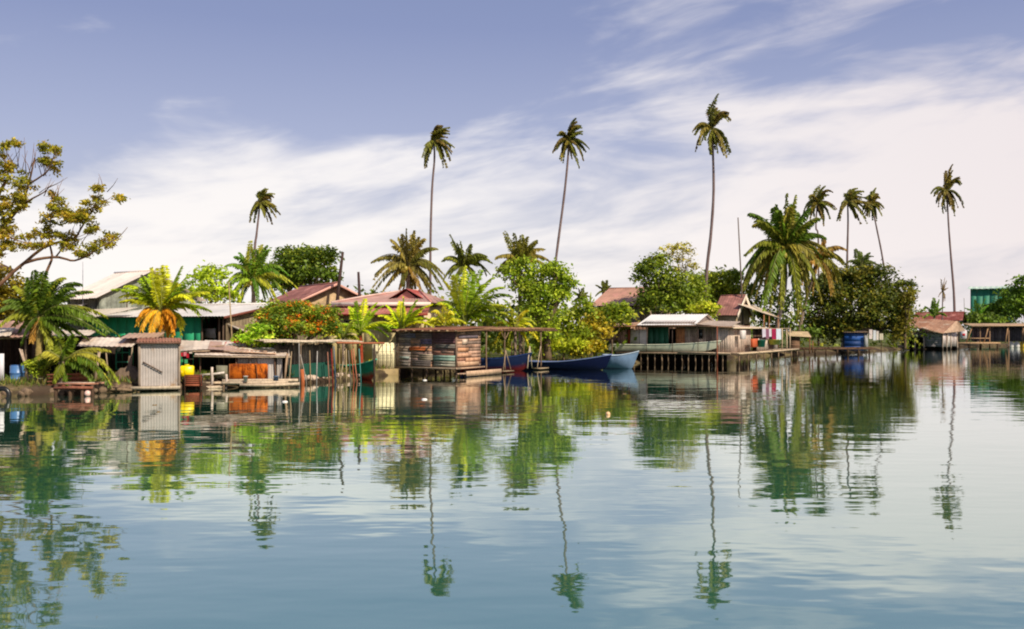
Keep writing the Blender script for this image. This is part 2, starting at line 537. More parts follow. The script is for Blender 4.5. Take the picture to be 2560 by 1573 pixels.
def make_world():
    w = bpy.data.worlds.new("World")
    SC.world = w
    w.use_nodes = True
    nt = w.node_tree
    nt.nodes.clear()
    N, L = nt.nodes.new, nt.links.new
    out = N('ShaderNodeOutputWorld')
    bg = N('ShaderNodeBackground')
    bg.inputs['Strength'].default_value = 0.1
    sky = N('ShaderNodeTexSky')
    sky.sky_type = 'NISHITA'
    sky.sun_disc = False
    sky.sun_elevation = SUN_EL
    sky.sun_rotation = math.atan2(SUN_H.x, SUN_H.y)
    sky.air_density = 1.0
    sky.dust_density = 1.6
    sky.ozone_density = 2.0
    tc = N('ShaderNodeTexCoord')
    sp = N('ShaderNodeSeparateXYZ')
    L(tc.outputs['Generated'], sp.inputs[0])
    def math_(op, a, b=None, clamp=False):
        n = N('ShaderNodeMath')
        n.operation = op
        n.use_clamp = clamp
        for i, q in enumerate((a, b)):
            if q is None: continue
            if isinstance(q, (int, float)): n.inputs[i].default_value = q
            else: L(q, n.inputs[i])
        return n.outputs[0]
    def mix(f, a, b, mode='MIX'):
        n = N('ShaderNodeMix')
        n.data_type = 'RGBA'
        n.blend_type = mode
        for q, k in ((f, 'Factor'), (a, 'A'), (b, 'B')):
            if isinstance(q, (int, float)): n.inputs[k].default_value = q
            elif isinstance(q, tuple): n.inputs[k].default_value = q + (1,)
            else: L(q, n.inputs[k])
        return n.outputs['Result']
    X, Z = sp.outputs['X'], sp.outputs['Z']
    # violet-blue film tint over the physical sky, thinner blue towards the top
    tint = mix(1.0, sky.outputs[0], (1.0, 0.92, 0.95), 'MULTIPLY')
    rz = N('ShaderNodeValToRGB')
    L(Z, rz.inputs[0])
    rz.color_ramp.elements[0].position = 0.0
    rz.color_ramp.elements[0].color = (7.9, 7.3, 7.5, 1)
    rz.color_ramp.elements[1].position = 0.5
    rz.color_ramp.elements[1].color = (1.8, 2.5, 4.5, 1)
    for p, c in ((0.09, (6.2, 6.3, 7.4)), (0.19, (4.5, 4.9, 6.9)), (0.30, (2.9, 3.4, 5.7))):
        e = rz.color_ramp.elements.new(p)
        e.color = c + (1,)
    base = mix(0.8, tint, rz.outputs[0])
    # cirrus: noise stretched along the horizon, streaks climbing to the right
    def cloud(scale, zs, tilt, warp, seed, det=7.0):
        cz = math_('MULTIPLY', math_('SUBTRACT', Z, math_('MULTIPLY', X, tilt)), zs)
        cb = N('ShaderNodeCombineXYZ')
        L(X, cb.inputs[0]); L(sp.outputs['Y'], cb.inputs[1]); L(cz, cb.inputs[2])
        ad = N('ShaderNodeVectorMath'); ad.operation = 'ADD'
        ad.inputs[1].default_value = (seed, seed * 0.7, seed * 1.3)
        L(cb.outputs[0], ad.inputs[0])
        nz = N('ShaderNodeTexNoise')
        nz.inputs['Scale'].default_value = scale
        nz.inputs['Detail'].default_value = det
        nz.inputs['Roughness'].default_value = 0.56
        nz.inputs['Distortion'].default_value = warp
        L(ad.outputs[0], nz.inputs['Vector'])
        return nz.outputs['Fac']
    c1 = cloud(2.6, 3.6, 0.13, 0.5, CL_SEED1, 5.0)
    c2 = cloud(8.0, 4.0, 0.16, 0.5, CL_SEED2)
    cc = math_('ADD', math_('MULTIPLY', c1, 0.8), math_('MULTIPLY', c2, 0.32))
    bz = N('ShaderNodeValToRGB')
    L(Z, bz.inputs[0])
    cr = bz.color_ramp
    cr.elements[0].position = 0.0; cr.elements[0].color = (0.52,) * 3 + (1,)
    cr.elements[1].position = 1.0; cr.elements[1].color = (0.35,) * 3 + (1,)
    for p, v in ((0.05, 0.58), (0.10, 0.65), (0.15, 0.57), (0.20, 0.43), (0.30, 0.37), (0.45, 0.38)):
        e = cr.elements.new(p); e.color = (v,) * 3 + (1,)
    rb = math_('MULTIPLY', math_('MULTIPLY', X, 0.26), math_('MULTIPLY', Z, 4.0, True))
    dens = math_('ADD', math_('ADD', cc, bz.outputs[0]), rb)
    mr = N('ShaderNodeMapRange')
    mr.interpolation_type = 'SMOOTHSTEP'
    mr.inputs['From Min'].default_value = 0.94
    mr.inputs['From Max'].default_value = 1.20
    L(dens, mr.inputs['Value'])
    ccol = mix(math_('MULTIPLY', Z, 4.0, True), (10.9, 10.3, 9.7), (9.4, 9.1, 9.2))
    ccol = mix(math_('MULTIPLY', math_('ADD', X, 0.02), 1.6, True), ccol, (8.9, 8.0, 8.0))
    final = mix(math_('MULTIPLY', mr.outputs[0], 0.93), base, ccol)
    L(final, bg.inputs['Color'])
    L(bg.outputs[0], out.inputs[0])

CL_SEED1, CL_SEED2 = 3.1, 8.4
make_world()

sl = bpy.data.lights.new('sun', 'SUN')
sl.energy = 5.0
sl.angle = math.radians(0.6)
sl.color = (1.0, 0.9, 0.72)
so = bpy.data.objects.new('sun', sl)
COL.objects.link(so)
so.location = (60, -40, 80)
so.rotation_euler = SUN_DIR.to_track_quat('Z', 'Y').to_euler()

cam = bpy.data.cameras.new('camera')
cam.sensor_width = 36
cam.lens = 36 * FPX / 2560
cam.shift_y = (HZ - 1573 / 2) / 2560
cam.clip_start = 0.1
cam.clip_end = 9000
co = bpy.data.objects.new('camera', cam)
COL.objects.link(co)
co.location = (0, 0, CAMH)
co.rotation_euler = (PI / 2, 0, 0)
SC.camera = co
SC.view_settings.view_transform = 'Standard'
SC.view_settings.look = 'None'
SC.view_settings.exposure = 0
SC.view_settings.gamma = 1
SC.cycles.max_bounces = 6
SC.cycles.transparent_max_bounces = 4
SC.cycles.caustics_reflective = False
SC.cycles.caustics_refractive = False
SC.cycles.use_denoising = True
SC.cycles.filter_width = 2.0

# ------------------------------------------------------------------ water
def water_mat():
    m = bpy.data.materials.new('water')
    m.use_nodes = True
    nt = m.node_tree
    nt.nodes.clear()
    N, L = nt.nodes.new, nt.links.new
    out = N('ShaderNodeOutputMaterial')
    tc = N('ShaderNodeTexCoord')
    def noise(scale, st, det, rough, rot=0.0):
        mp = N('ShaderNodeMapping')
        mp.inputs['Scale'].default_value = st
        mp.inputs['Rotation'].default_value = (0, 0, rot)
        L(tc.outputs['Object'], mp.inputs['Vector'])
        nz = N('ShaderNodeTexNoise')
        nz.inputs['Scale'].default_value = scale
        nz.inputs['Detail'].default_value = det
        nz.inputs['Roughness'].default_value = rough
        L(mp.outputs[0], nz.inputs['Vector'])
        return nz.outputs['Fac']
    def math_(op, a, b):
        n = N('ShaderNodeMath'); n.operation = op
        for i, q in enumerate((a, b)):
            if isinstance(q, (int, float)): n.inputs[i].default_value = q
            else: L(q, n.inputs[i])
        return n.outputs[0]
    big = noise(0.55, (0.42, 1.0, 1), 2.0, 0.5, 0.12)
    mid = noise(1.5, (0.5, 1.0, 1), 2.0, 0.5, -0.15)
    fine = noise(5.0, (0.35, 1.0, 1), 2.0, 0.5, 0.05)
    patch = noise(0.05, (0.25, 1.0, 1), 3.0, 0.6)
    pr = N('ShaderNodeMapRange')
    pr.inputs['From Min'].default_value = 0.46; pr.inputs['From Max'].default_value = 0.68
    pr.inputs['To Min'].default_value = 0.35; pr.inputs['To Max'].default_value = 2.6
    L(patch, pr.inputs['Value'])
    h = math_('ADD', math_('MULTIPLY', big, 0.0125), math_('MULTIPLY', mid, 0.0060))
    h = math_('ADD', h, math_('MULTIPLY', math_('MULTIPLY', fine, 0.0011), pr.outputs[0]))
    bp = N('ShaderNodeBump')
    bp.inputs['Strength'].default_value = 1.0
    bp.inputs['Distance'].default_value = 1.0
    L(h, bp.inputs['Height'])
    df = N('ShaderNodeBsdfDiffuse')
    df.inputs['Color'].default_value = (0.035, 0.165, 0.102, 1)
    gl = N('ShaderNodeBsdfGlossy')
    gl.inputs['Roughness'].default_value = 0.025
    gl.inputs['Color'].default_value = (0.93, 0.97, 0.95, 1)
    L(bp.outputs[0], gl.inputs['Normal'])
    fr = N('ShaderNodeFresnel')
    fr.inputs['IOR'].default_value = 1.36
    L(bp.outputs[0], fr.inputs['Normal'])
    ms = N('ShaderNodeMixShader')
    fm = N('ShaderNodeMapRange')
    fm.inputs['To Min'].default_value = 0.42
    fm.inputs['From Max'].default_value = 0.72
    L(fr.outputs[0], fm.inputs['Value'])
    L(fm.outputs[0], ms.inputs[0])
    L(df.outputs[0], ms.inputs[1])
    L(gl.outputs[0], ms.inputs[2])
    L(ms.outputs[0], out.inputs[0])
    return m
wm = MB()
wm.add([(-3000, -400, 0), (3000, -400, 0), (3000, 6000, 0), (-3000, 6000, 0)], [(0, 1, 2, 3)], (0.1, 0.3, 0.3))
tag(wm.build('water', water_mat()), kind='structure')

# ------------------------------------------------------------------ ground
SHORE = [(-2500, 33), (-900, 33.5), (-300, 34.5), (0, 35.6), (150, 36.6), (330, 38.6), (450, 40.0), (560, 41.0), (730, 43.6), (900, 48.0), (985, 53.0),
         (1100, 56.5), (1220, 60), (1400, 64.5), (1560, 70), (1700, 78), (1860, 88), (1980, 97), (2130, 105), (2270, 127), (2420, 143), (2600, 153), (3500, 168), (6000, 180)]
def ground_mat():
    m = mk('ground', 0.95, 0.1, 0.9, 0.5, bump=0.05, rust=S('6f6244'), rust_lo=0.5, rust_hi=0.6, rust_scale=0.35)
    return m
def ground():
    mb = MB()
    sp = smooth_path([((x - CXP) * D / FPX, D, 0) for x, D in SHORE], 160)
    rows = []
    inl = Vector((-0.45, 0.89, 0))
    gr = random.Random(3)
    for p in sp:
        j = gr.uniform(-0.25, 0.25)
        q = [p + Vector((0, -0.7, -0.6)), p + Vector((0, j * 0.6 - 0.1, 0.06)), p + inl * (0.5 + j) + Vector((0, 0, 0.3)), p + inl * 1.6 + Vector((0, 0, GZ)),
             p + inl * 12 + Vector((0, 0, GZ + 0.05)), Vector((p.x * 3 - 20, max(p.y + 60, 230), GZ + 0.05)), Vector((p.x * 20, 4500, GZ + 0.05))]
        rows.append(q)
    n = len(rows[0])
    vs = [v for r in rows for v in r]
    cols = [S('2e251c'), S('40342a'), S('54463a'), S('5a5a34'), S('55602c'), S('4c5c2a'), S('4c5c2a')]
    fs = []
    for i in range(len(rows) - 1):
        for j in range(n - 1):
            fs.append((i * n + j, (i + 1) * n + j, (i + 1) * n + j + 1, i * n + j + 1))
    mb.add(vs, fs, cols * len(rows))
    return tag(mb.build('ground', ground_mat()), kind='structure')
ground()
# ------------------------------------------------------------------ structures
GREY = [S('8f857d'), S('a0968c'), S('7d736c'), S('b0a598')]
BROWN = [S('7a5c48'), S('8c6c55'), S('6b4f40'), S('94765e')]
DARKW = [S('5a463c'), S('4a3a33'), S('6a5347')]
PATCH = [S('6f5f5c'), S('8a6a5a'), S('5c4c4a'), S('7f7268'), S('947a66'), S('61595c'), S('8f8577'), S('6b4a42')]
PALEW = [S('c8b29c'), S('d6c3ae'), S('b9a08a'), S('cbb8aa')]
BLACK = S('0d0b0a')
X3, Y3, Z3 = Vector((1, 0, 0)), Vector((0, 1, 0)), Vector((0, 0, 1))

def pent(mb, x0, x1, y0, y1, z0, z1, zr, tint):
    """house body: gable ends at x0 and x1"""
    ym = (y0 + y1) / 2
    ring = lambda x: [(x, y0, z0), (x, y1, z0), (x, y1, z1), (x, ym, zr), (x, y0, z1)]
    mb.loft([ring(x0), ring(x1)], tint, True)
def gable_roof(root, x0, x1, y0, y1, ze, zr, ov, mat, tint, pitch=0.22, amp=0.025, ovx=0.4, name='roof', drop=True):
    ym = (y0 + y1) / 2
    k = (zr - ze) / (ym - y0)
    mb = MB()
    zo = ze - k * ov
    e = 0.05
    mb.sheet((x0 - ovx, y0 - ov, zo + e), (x1 + ovx, y0 - ov, zo + e), (x1 + ovx, ym, zr + e), (x0 - ovx, ym, zr + e), tint, pitch, amp)
    mb.sheet((x0 - ovx, y1 + ov, zo + e), (x1 + ovx, y1 + ov, zo + e), (x1 + ovx, ym, zr + e + .004), (x0 - ovx, ym, zr + e + .004), tint, pitch, amp)
    mb.bar((x0 - ovx, ym, zr + e + .03), (x1 + ovx, ym, zr + e + .03), 0.05, mul(tint, 1.1))
    o = mb.build(name, mat, root)
    return o
def barge(root, x, y0, y1, ze, zr, ov, tint, w=0.16):
    ym = (y0 + y1) / 2
    k = (zr - ze) / (ym - y0)
    mb = MB()
    for ya in (y0 - ov, y1 + ov):
        a, b = Vector((x, ya, ze - k * ov)), Vector((x, ym, zr))
        mb.obox(a - Z3 * w * 0.7, b - a, (0.04, 0, 0), (0, 0, w), tint)
    return mb.build('barge_board', M['paint'], root)
def posts(root, pts, r, tint, name='stilt', mat=None):
    for a, b in pts:
        mb = MB()
        t = mul(tint, R.uniform(0.7, 1.2))
        a, b = Vector(a), Vector(b)
        r0, r1 = r * R.uniform(0.8, 1.2), r * R.uniform(0.7, 1.0)
        if a.z < 0 and b.z > .5:   # algae-dark foot up to the tide mark
            lv = [a.z, 0.0, R.uniform(.12, .2), R.uniform(.28, .42), (b.z + .42) / 2, b.z]
            ps, tt = [], []
            for q, zz in enumerate(lv):
                k = (zz - a.z) / (b.z - a.z)
                ps.append(a.lerp(b, k) + (Vector((R.uniform(-1, 1), R.uniform(-1, 1), 0)) * r * .35 if 0 < q < 5 else Vector()))
                tt += [(mul(t, .3) if q < 3 else t)] * 7
            mb.tube(ps, [r0 + (r1 - r0) * q / 5 for q in range(6)], 7, tt)
        else:
            mb.bar(a, b, r0, t, r1, 7)
        mb.build(name, mat or M['wood'], root)
def beam(root, a, b, r, tint, name='beam', mat=None):
    mb = MB()
    mb.bar(a, b, r, tint)
    return mb.build(name, mat or M['wood'], root)
def window(root, x0, x1, y, z0, z1, frame=S('c9c0b4'), glass=(0.02, 0.022, 0.025), name='window', bars=1):
    fm = MB()
    w = 0.05
    for a, b, c, d in ((x0, x1, z0, z0 + w), (x0, x1, z1 - w, z1), (x0, x0 + w, z0 + w, z1 - w), (x1 - w, x1, z0 + w, z1 - w)):
        fm.box(a, b, y - 0.05, y + 0.01, c, d, frame)
    for i in range(bars):
        xm = x0 + (x1 - x0) * (i + 1) / (bars + 1)
        fm.box(xm - 0.02, xm + 0.02, y - 0.04, y + 0.005, z0 + w, z1 - w, frame)
    f = fm.build(name, M['paint'], root)
    pm = MB()
    pm.box(x0 + w, x1 - w, y - 0.02, y + 0.005, z0 + w, z1 - w, glass)
    pm.build('pane', M['glass'], f)
    return f

# ---- 1. outhouse of corrugated zinc over the water
def outhouse():
    F = Frame.at(350, 38.6, 0.33)
    r = F.thing('outhouse', 'narrow outhouse of grey corrugated zinc standing over the water on the left', 'outhouse')
    x0, x1 = 0.0, F.lx(447)
    z0, z1 = F.z(966), F.z(856)
    dp = 1.35
    mb = MB()
    mb.sheet((x0, 0, z0), (x1, 0, z0), (x1, 0, z1), (x0, 0, z1), S('b5aba6'), 0.105, 0.018, vary=0.06)
    mb.sheet((x1, 0.03, z0), (x1, dp, z0), (x1, dp, z1), (x1, 0.03, z1), S('a89c94'), 0.105, 0.018, vary=0.06)
    mb.sheet((x0, 0.03, z0), (x0, dp, z0), (x0, dp, z1), (x0, 0.03, z1), S('a89c94'), 0.105, 0.018, vary=0.06)
    mb.sheet((x0, dp, z0), (x1, dp, z0), (x1, dp, z1), (x0, dp, z1), S('a89c94'), 0.105, 0.018, vary=0.06)
    mb.build('wall', mk('outhouse_zinc', 0.5, 0.35, 2.0, 0.22, rust=S('9a7c5c'), rust_lo=0.55, rust_hi=0.72, rust_scale=1.3), r)
    for a, b in ((x0 - .03, 0), (x1 + .03, 0), (x0, dp), (x1, dp)):
        posts(r, [((a, b - .04, -0.5), (a, b - .04, z1))], 0.055, S('8d7c6e'), 'corner_post')
    mb = MB()
    mb.sheet((x0 - .14, -.22, z1 + .02), (x1 + .1, -.22, z1 + .02), (x1 + .1, dp + .2, z1 + .16), (x0 - .14, dp + .2, z1 + .16), S('9a6a58'), 0.12, 0.02)
    mb.box(x0 - .13, x1 + .09, -.2, -.15, z1 - .06, z1 + .01, S('7d5a4c'))
    mb.build('roof', M['rusty'], r)
    mb = MB()
    mb.box(x0 - .35, x1 + .06, -.12, -.02, z0 - .13, z0, S('bfae98'), 0.01)
    mb.box(x0 - .05, x1 + .05, .1, dp, z0 - .16, z0 - .02, S('8a7762'), 0.01)
    mb.build('sill_beam', M['wood'], r)
    zz = lambda py: F.z(py)
    mb = MB()
    mb.bar((F.lx(357), -.07, zz(905)), (F.lx(406), -.07, zz(932)), 0.025, S('6b5a50'))
    mb.bar((F.lx(362), -.03, zz(907)), (F.lx(362), -.09, zz(907)), 0.02, S('6b5a50'))
    mb.bar((F.lx(402), -.03, zz(930)), (F.lx(402), -.09, zz(930)), 0.02, S('6b5a50'))
    mb.build('rail', M['wood'], r)
outhouse()

# ---- 2. shack at the left edge
def left_shack():
    F = Frame.at(70, 38.6, 0.2)
    r = F.thing('waterside_shack', 'low open fronted shack with rusty pink tin roof at the left edge', 'shack')
    xa, xb = F.lx(-150), F.lx(72)
    ze, zr = F.z(846, 0, -.3), F.z(797, 0, 2.2)
    mb = MB()
    mb.sheet((xa, -.35, ze), (xb, -.35, ze + .05), (xb - .1, 2.4, zr - .15), (xa, 2.4, zr), S('a58074'), 0.2, 0.03)
    mb.sheet((xa, -.55, ze + .06), (F.lx(35), -.55, ze + .1), (F.lx(30), .5, ze + .42), (xa, .5, ze + .4), S('d2c6bb'), 0.2, 0.03)
    mb.sheet((xa, 4.9, ze), (xb, 4.9, ze), (xb - .1, 2.4, zr - .15), (xa, 2.4, zr), S('a58074'), 0.2, 0.03)
    mb.build('roof', M['rusty'], r)
    mb = MB()
    mb.planks((xa, 2.6, GZ), X3, -Y3, xb - xa, ze - GZ + .6, DARKW, 0.2)
    mb.planks((xb, .4, GZ), Y3, X3, 2.2, ze - GZ + .1, DARKW, 0.2)
    mb.planks((xa, .4, GZ), Y3, -X3, 2.2, ze - GZ, DARKW, 0.2)
    mb.build('wall', M['plank'], r)
    posts(r, [((F.lx(p), -.1, .2), (F.lx(p), -.1, ze + .02)) for p in (-120, -40, 66)], 0.05, S('8a7460'), 'post')
    beam(r, (xa, -.1, ze), (xb, -.1, ze + .03), 0.05, S('b3a08c'))
    # white panel closing the front at the picture edge
    mb = MB()
    mb.planks((F.lx(-60), -.12, .35), X3, -Y3, F.lx(13) - F.lx(-60), F.z(887) - .35, [S('d8d4d6'), S('c9c6cc')], 0.3)
    tag(mb.build('panel', M['paint'], r), 'white painted board panel')
left_shack()

def lean_to():
    F = Frame.at(342, 40.6, 0.2)
    r = F.thing('lean_to', 'dark lean-to with patched pale tin roof between the left palm and the outhouse', 'shack')
    xa = F.lx(78)
    mb = MB()
    za, zb = F.z(841, 0, 0), F.z(868, 0, 0)
    a = F.lx(225)
    mb.sheet((xa, 0, za), (a, 0, za + .04), (a, 1.8, za + .28), (xa, 1.8, za + .25), S('cfc0ac'), 0.16, 0.02)
    b0, b1 = F.lx(200), F.lx(334)
    mb.sheet((b0, -.5, F.z(864)), (b1, -.5, F.z(867)), (b1 + .1, 1.2, F.z(846)), (b0 - .1, 1.2, F.z(843)), S('d8c8ba'), 0.2, 0.025)
    mb.sheet((F.lx(300), -.1, F.z(846)), (F.lx(395), -.1, F.z(844)), (F.lx(395), 1.9, F.z(831)), (F.lx(300), 1.9, F.z(834)), S('b99a88'), 0.2, 0.03)
    mb.build('roof', M['metal'], r)
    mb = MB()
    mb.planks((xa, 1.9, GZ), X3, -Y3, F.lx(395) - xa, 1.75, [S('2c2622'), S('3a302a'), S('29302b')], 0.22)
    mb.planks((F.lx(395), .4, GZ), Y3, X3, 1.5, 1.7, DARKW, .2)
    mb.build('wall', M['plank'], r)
    posts(r, [((F.lx(p), -.2, .3), (F.lx(p + d), -.2, F.z(866))) for p, d in ((238, 0), (276, -10), (330, 3), (150, 0), (100, 0))], 0.035, S('a08c76'), 'post')
    mb = MB()
    g = S('2f7a63')
    for p in (284, 318):
        mb.box(F.lx(p) - .03, F.lx(p) + .03, .5, .55, F.z(925), F.z(874), g)
    for q in (882, 906, 924):
        mb.box(F.lx(284) + .03, F.lx(318) - .03, .5, .55, F.z(q) - .03, F.z(q) + .03, g)
    tag(mb.build('window_frame', M['paint'], r), 'teal painted window frame')
lean_to()

# ---- 3. houses behind on the left
def house_back(label, px_c, D, px_l, px_r, py_eave, py_ridge, wd, ov, roof_mat, roof_tint, wall_pal, wall_mat='plank', ovx=.4, name='house', cat='house', pitch=.25, bargec=None, rot=YAW):
    F = Frame.at(px_r, D, rot)
    r = F.thing(name, label, cat)
    x0 = F.lx(px_l, -ov) + ovx if rot > -.9 else -6.0
    ze = F.z(py_eave, 0, -ov)
    zr = F.z(py_ridge, 0, wd / 2)
    k = (zr - ze) / (wd / 2 + ov)
    z1 = ze + k * ov
    mb = MB()
    pent(mb, x0, -.0, .0, wd, GZ - .3, z1 - .02, zr - .04, wall_pal[0])
    for q in range(1):
        mb.planks((x0, -.03, GZ), X3, -Y3, -x0, z1 - GZ - .05, wall_pal, .3)
        mb.planks((.03, 0, GZ), Y3, X3, wd, z1 - GZ - .05, wall_pal, .3)
    mb.build('wall', M[wall_mat], r)
    gable_roof(r, x0, 0, 0, wd, z1, zr, ov, M[roof_mat], roof_tint, pitch, .03, ovx)
    if bargec:
        barge(r, ovx - .02, 0, wd, z1, zr, ov, bargec)
    return F, r, x0, z1, zr

def big_left_house():
    F, r, x0, z1, zr = house_back('grey timber house with steep pale streaked tin roof behind the left palms', 0, 50, 145, 252, 748, 679, 5.6, .4, 'zinc', S('f0e0d2'),
                                  [S('7f8278'), S('8d8f83'), S('6f7369')], ovx=.3, rot=-.7)
    mb = MB()
    mb.sheet((x0 - .3, -1.2, z1 - .75), (-1.2, -1.2, z1 - .75), (-1.2, -.1, z1 - .4), (x0 - .3, -.1, z1 - .4), S('dcd0c4'), .22, .025)
    mb.build('lower_roof', M['zinc'], r)
    mb = MB()
    for y in (1.4, 2.8, 4.2):
        mb.box(.045, .08, y - .03, y + .03, GZ, z1 + (zr - z1) * (1 - abs(y - 2.8) / 2.8) - .1, S('5c5148'))
    mb.build('batten', M['wood'], r)
big_left_house()

def green_house():
    F = Frame.at(560, 46.5, -0.42)
    r = F.thing('green_house', 'long emerald green house with pale grey tin roof behind the yellow palm', 'house')
    xl = F.lx(215)
    wd = 7.4
    G = [S('2a9f72'), S('2da878'), S('28976c')]
    zb = F.z(793, 0, -.4)
    zt = F.z(763, 0, wd / 2)
    k = (zt - zb) / (wd / 2 + .4)
    z1 = zb + k * .4
    xw = F.lx(503)
    xo = F.lx(548)
    mb = MB()
    mb.planks((xl, 0, GZ), X3, -Y3, xw - xl, z1 - GZ, G, .6, ragged=.0, gap=.004)
    mb.build('front_wall', mk('green_paint', .65, .3, .9, .12), r)
    mb = MB()
    mb.planks((.1, .02, GZ), Y3, X3, wd, z1 - GZ, [S('8a7a64'), S('7a6a55'), S('94846c')], .3)
    ym = wd / 2
    mb.add([(.09, 0, z1 - .03), (.09, wd, z1 - .03), (.09, ym, zt - .05)], [(0, 1, 2)], S('8a7a62'))
    mb.planks((xl, wd, GZ), X3, Y3, -xl, z1 - GZ, G, .5)
    mb.planks((xl, 0.1, GZ), Y3, -X3, wd - .1, z1 - GZ, G, .5)
    mb.build('side_wall', M['plank'], r)
    # open porch on the right of the green wall
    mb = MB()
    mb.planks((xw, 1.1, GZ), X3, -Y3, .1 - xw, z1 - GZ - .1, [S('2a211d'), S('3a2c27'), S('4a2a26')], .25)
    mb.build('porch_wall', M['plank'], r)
    mb = MB()
    mb.box(F.lx(505, .6), F.lx(538, .6), .6, .66, F.z(846, 0, .6), F.z(821, 0, .6), S('c3bcc0'))
    mb.build('white_board', M['paint'], r)
    posts(r, [((xw + .05, 0, GZ - .1), (xw + .05, 0, z1)), ((xo, 0, GZ - .1), (xo, 0, z1)), ((0, -.05, GZ - .1), (0, -.05, z1))], .05, S('6e5a4c'), 'post')
    gable_roof(r, xl, .1, 0, wd, z1, zt, .4, M['zinc'], S('d4cdc8'), .2, .022, .25)
    barge(r, .33, 0, wd, z1, zt, .4, S('7b4538'), .12)
    # lean-to at the gable end
    mb = MB()
    mb.sheet((1.75, .2, z1 - .95), (1.75, 3.2, z1 - .95), (.2, 3.2, z1 - .45), (.2, .2, z1 - .45), S('8f7a68'), .22, .02)
    mb.bar((.1, .15, z1 - .42), (1.8, .15, z1 - .93), .05, S('d6c9ba'))
    mb.build('lean_to_roof', M['metal'], r)
    posts(r, [((1.7, .25, GZ - .1), (1.7, .25, z1 - .95)), ((1.7, 3.1, GZ - .1), (1.7, 3.1, z1 - .95))], .05, S('8a7a6a'), 'post')
    mb = MB()
    mb.planks((.2, 3.1, GZ), X3, -Y3, 1.5, z1 - GZ - 1.0, DARKW, .25)
    mb.build('lean_to_wall', M['plank'], r)
    mb = MB()
    mb.sheet((F.lx(205), -.9, F.z(806, 0, -.9)), (F.lx(330), -.9, F.z(778, 0, -.9)), (F.lx(345), 0, F.z(765)), (F.lx(230), 0, F.z(770)), S('d0c3b2'), .2, .02)
    mb.build('awning', M['zinc'], r)
green_house()

def red_gable_house():
    F, r, x0, z1, zr = house_back('house with dark red gable roof and beige gable end beside two dark poles', 0, 62, 700, 738, 760, 710, 5.4, .3, 'redroof', S('8c5a50'),
                                  [S('b59a78'), S('a98d6c'), S('bda483')], ovx=.5, bargec=S('e0a898'), rot=-1.0)
red_gable_house()

def hip_house():
    F = Frame.at(1062, 56.5, -0.16)
    r = F.thing('hip_roof_house', 'cream house with broad faded red hip roof above a second red eave in the middle', 'house')
    W = 6.6
    x0 = F.lx(856)
    ze, zr = F.z(757, 0, 0), F.z(727, 0, W / 2)
    red = S('b08a80')
    mb = MB()
    e = .5
    A, B, C, Dd = Vector((x0 - e, -e, ze)), Vector((e, -e, ze)), Vector((e, W + e, ze)), Vector((x0 - e, W + e, ze))
    r0, r1 = Vector((x0 + 2.6, W / 2, zr - .05)), Vector((-1.2, W / 2, zr))
    mb.sheet(A, B, r1, r0, red, .22, .03)
    mb.sheet(B, C, r1 + Vector((.03, .1, 0)), r1 + Vector((.03, -.1, 0)), mul(red, .9), .22, .03)
    mb.sheet(Dd, C, r1, r0, red, .22, .03)
    mb.sheet(Dd, A, r0 + Vector((-.03, -.1, 0)), r0 + Vector((-.03, .1, 0)), mul(red, 1.1), .22, .03)
    mb.bar(A + Z3 * .04, r0 + Z3 * .05, .06, S('d8b8ac'))
    mb.bar(B + Z3 * .04, r1 + Z3 * .05, .06, S('c9857a'))
    mb.bar(r0 + Z3 * .05, r1 + Z3 * .05, .06, S('d8b8ac'))
    mb.build('roof', M['redroof'], r)
    # small gable on the front slope
    mb = MB()
    gx0, gx1, gy = -2.2, -.5, .9
    gz = ze + (zr - ze) * (gy + e) / (W / 2 + e)
    gt = zr + .04
    xm = (gx0 + gx1) / 2
    mb.add([(gx0 - .25, gy - .25, gz - .06), (xm, gy - .25, gt), (xm, W / 2, gt), (gx0 - .25, W / 2, gz - .06)], [(0, 1, 2, 3)], S('9c3f38'))
    mb.add([(gx1 + .25, gy - .25, gz - .06), (xm, gy - .25, gt), (xm, W / 2, gt), (gx1 + .25, W / 2, gz - .06)], [(3, 2, 1, 0)], S('a8473e'))
    mb.add([(gx0, gy, gz - .2), (gx1, gy, gz - .2), (xm, gy, gt - .12)], [(0, 1, 2)], S('c07a72'))
    mb.build('roof_gable', M['redroof'], r)
    mb = MB()
    mb.box(x0 - e, e, -e - .06, -e - .02, ze - .2, ze + .02, S('e0cfc4'))
    mb.build('fascia', M['paint'], r)
    # upper wall band, lower skirt roof, lower wall
    zu = F.z(766, 0, -.1)
    zl = F.z(786, 0, -1.6)
    xa = F.lx(790, -1.6)
    mb = MB()
    mb.box(x0, 0, 0, W, GZ - .3, ze + .05, S('cfb89a'))
    mb.planks((xa + .5, -1.0, GZ), X3, -Y3, -xa - .3, zl - GZ + .15, [S('c9b583'), S('bfa977'), S('d2bf90')], .6, gap=.003)
    mb.build('wall', M['paint'], r)
    mb = MB()
    mb.sheet((xa, -1.7, zl), (.6, -1.7, zl), (.3, .0, zu + .05), (xa + .4, .0, zu + .05), S('a05c50'), .22, .03)
    mb.bar((xa, -1.72, zl - .02), (.6, -1.72, zl - .02), .05, S('8f3028'))
    mb.build('lower_roof', M['redroof'], r)
    for a, b in ((862, 890), (770, 792), (960, 990)):
        window(r, F.lx(a, -1.03), F.lx(b, -1.03), -1.03, F.z(826, 0, -1), F.z(800, 0, -1), S('8f8574'), bars=2)
hip_house()

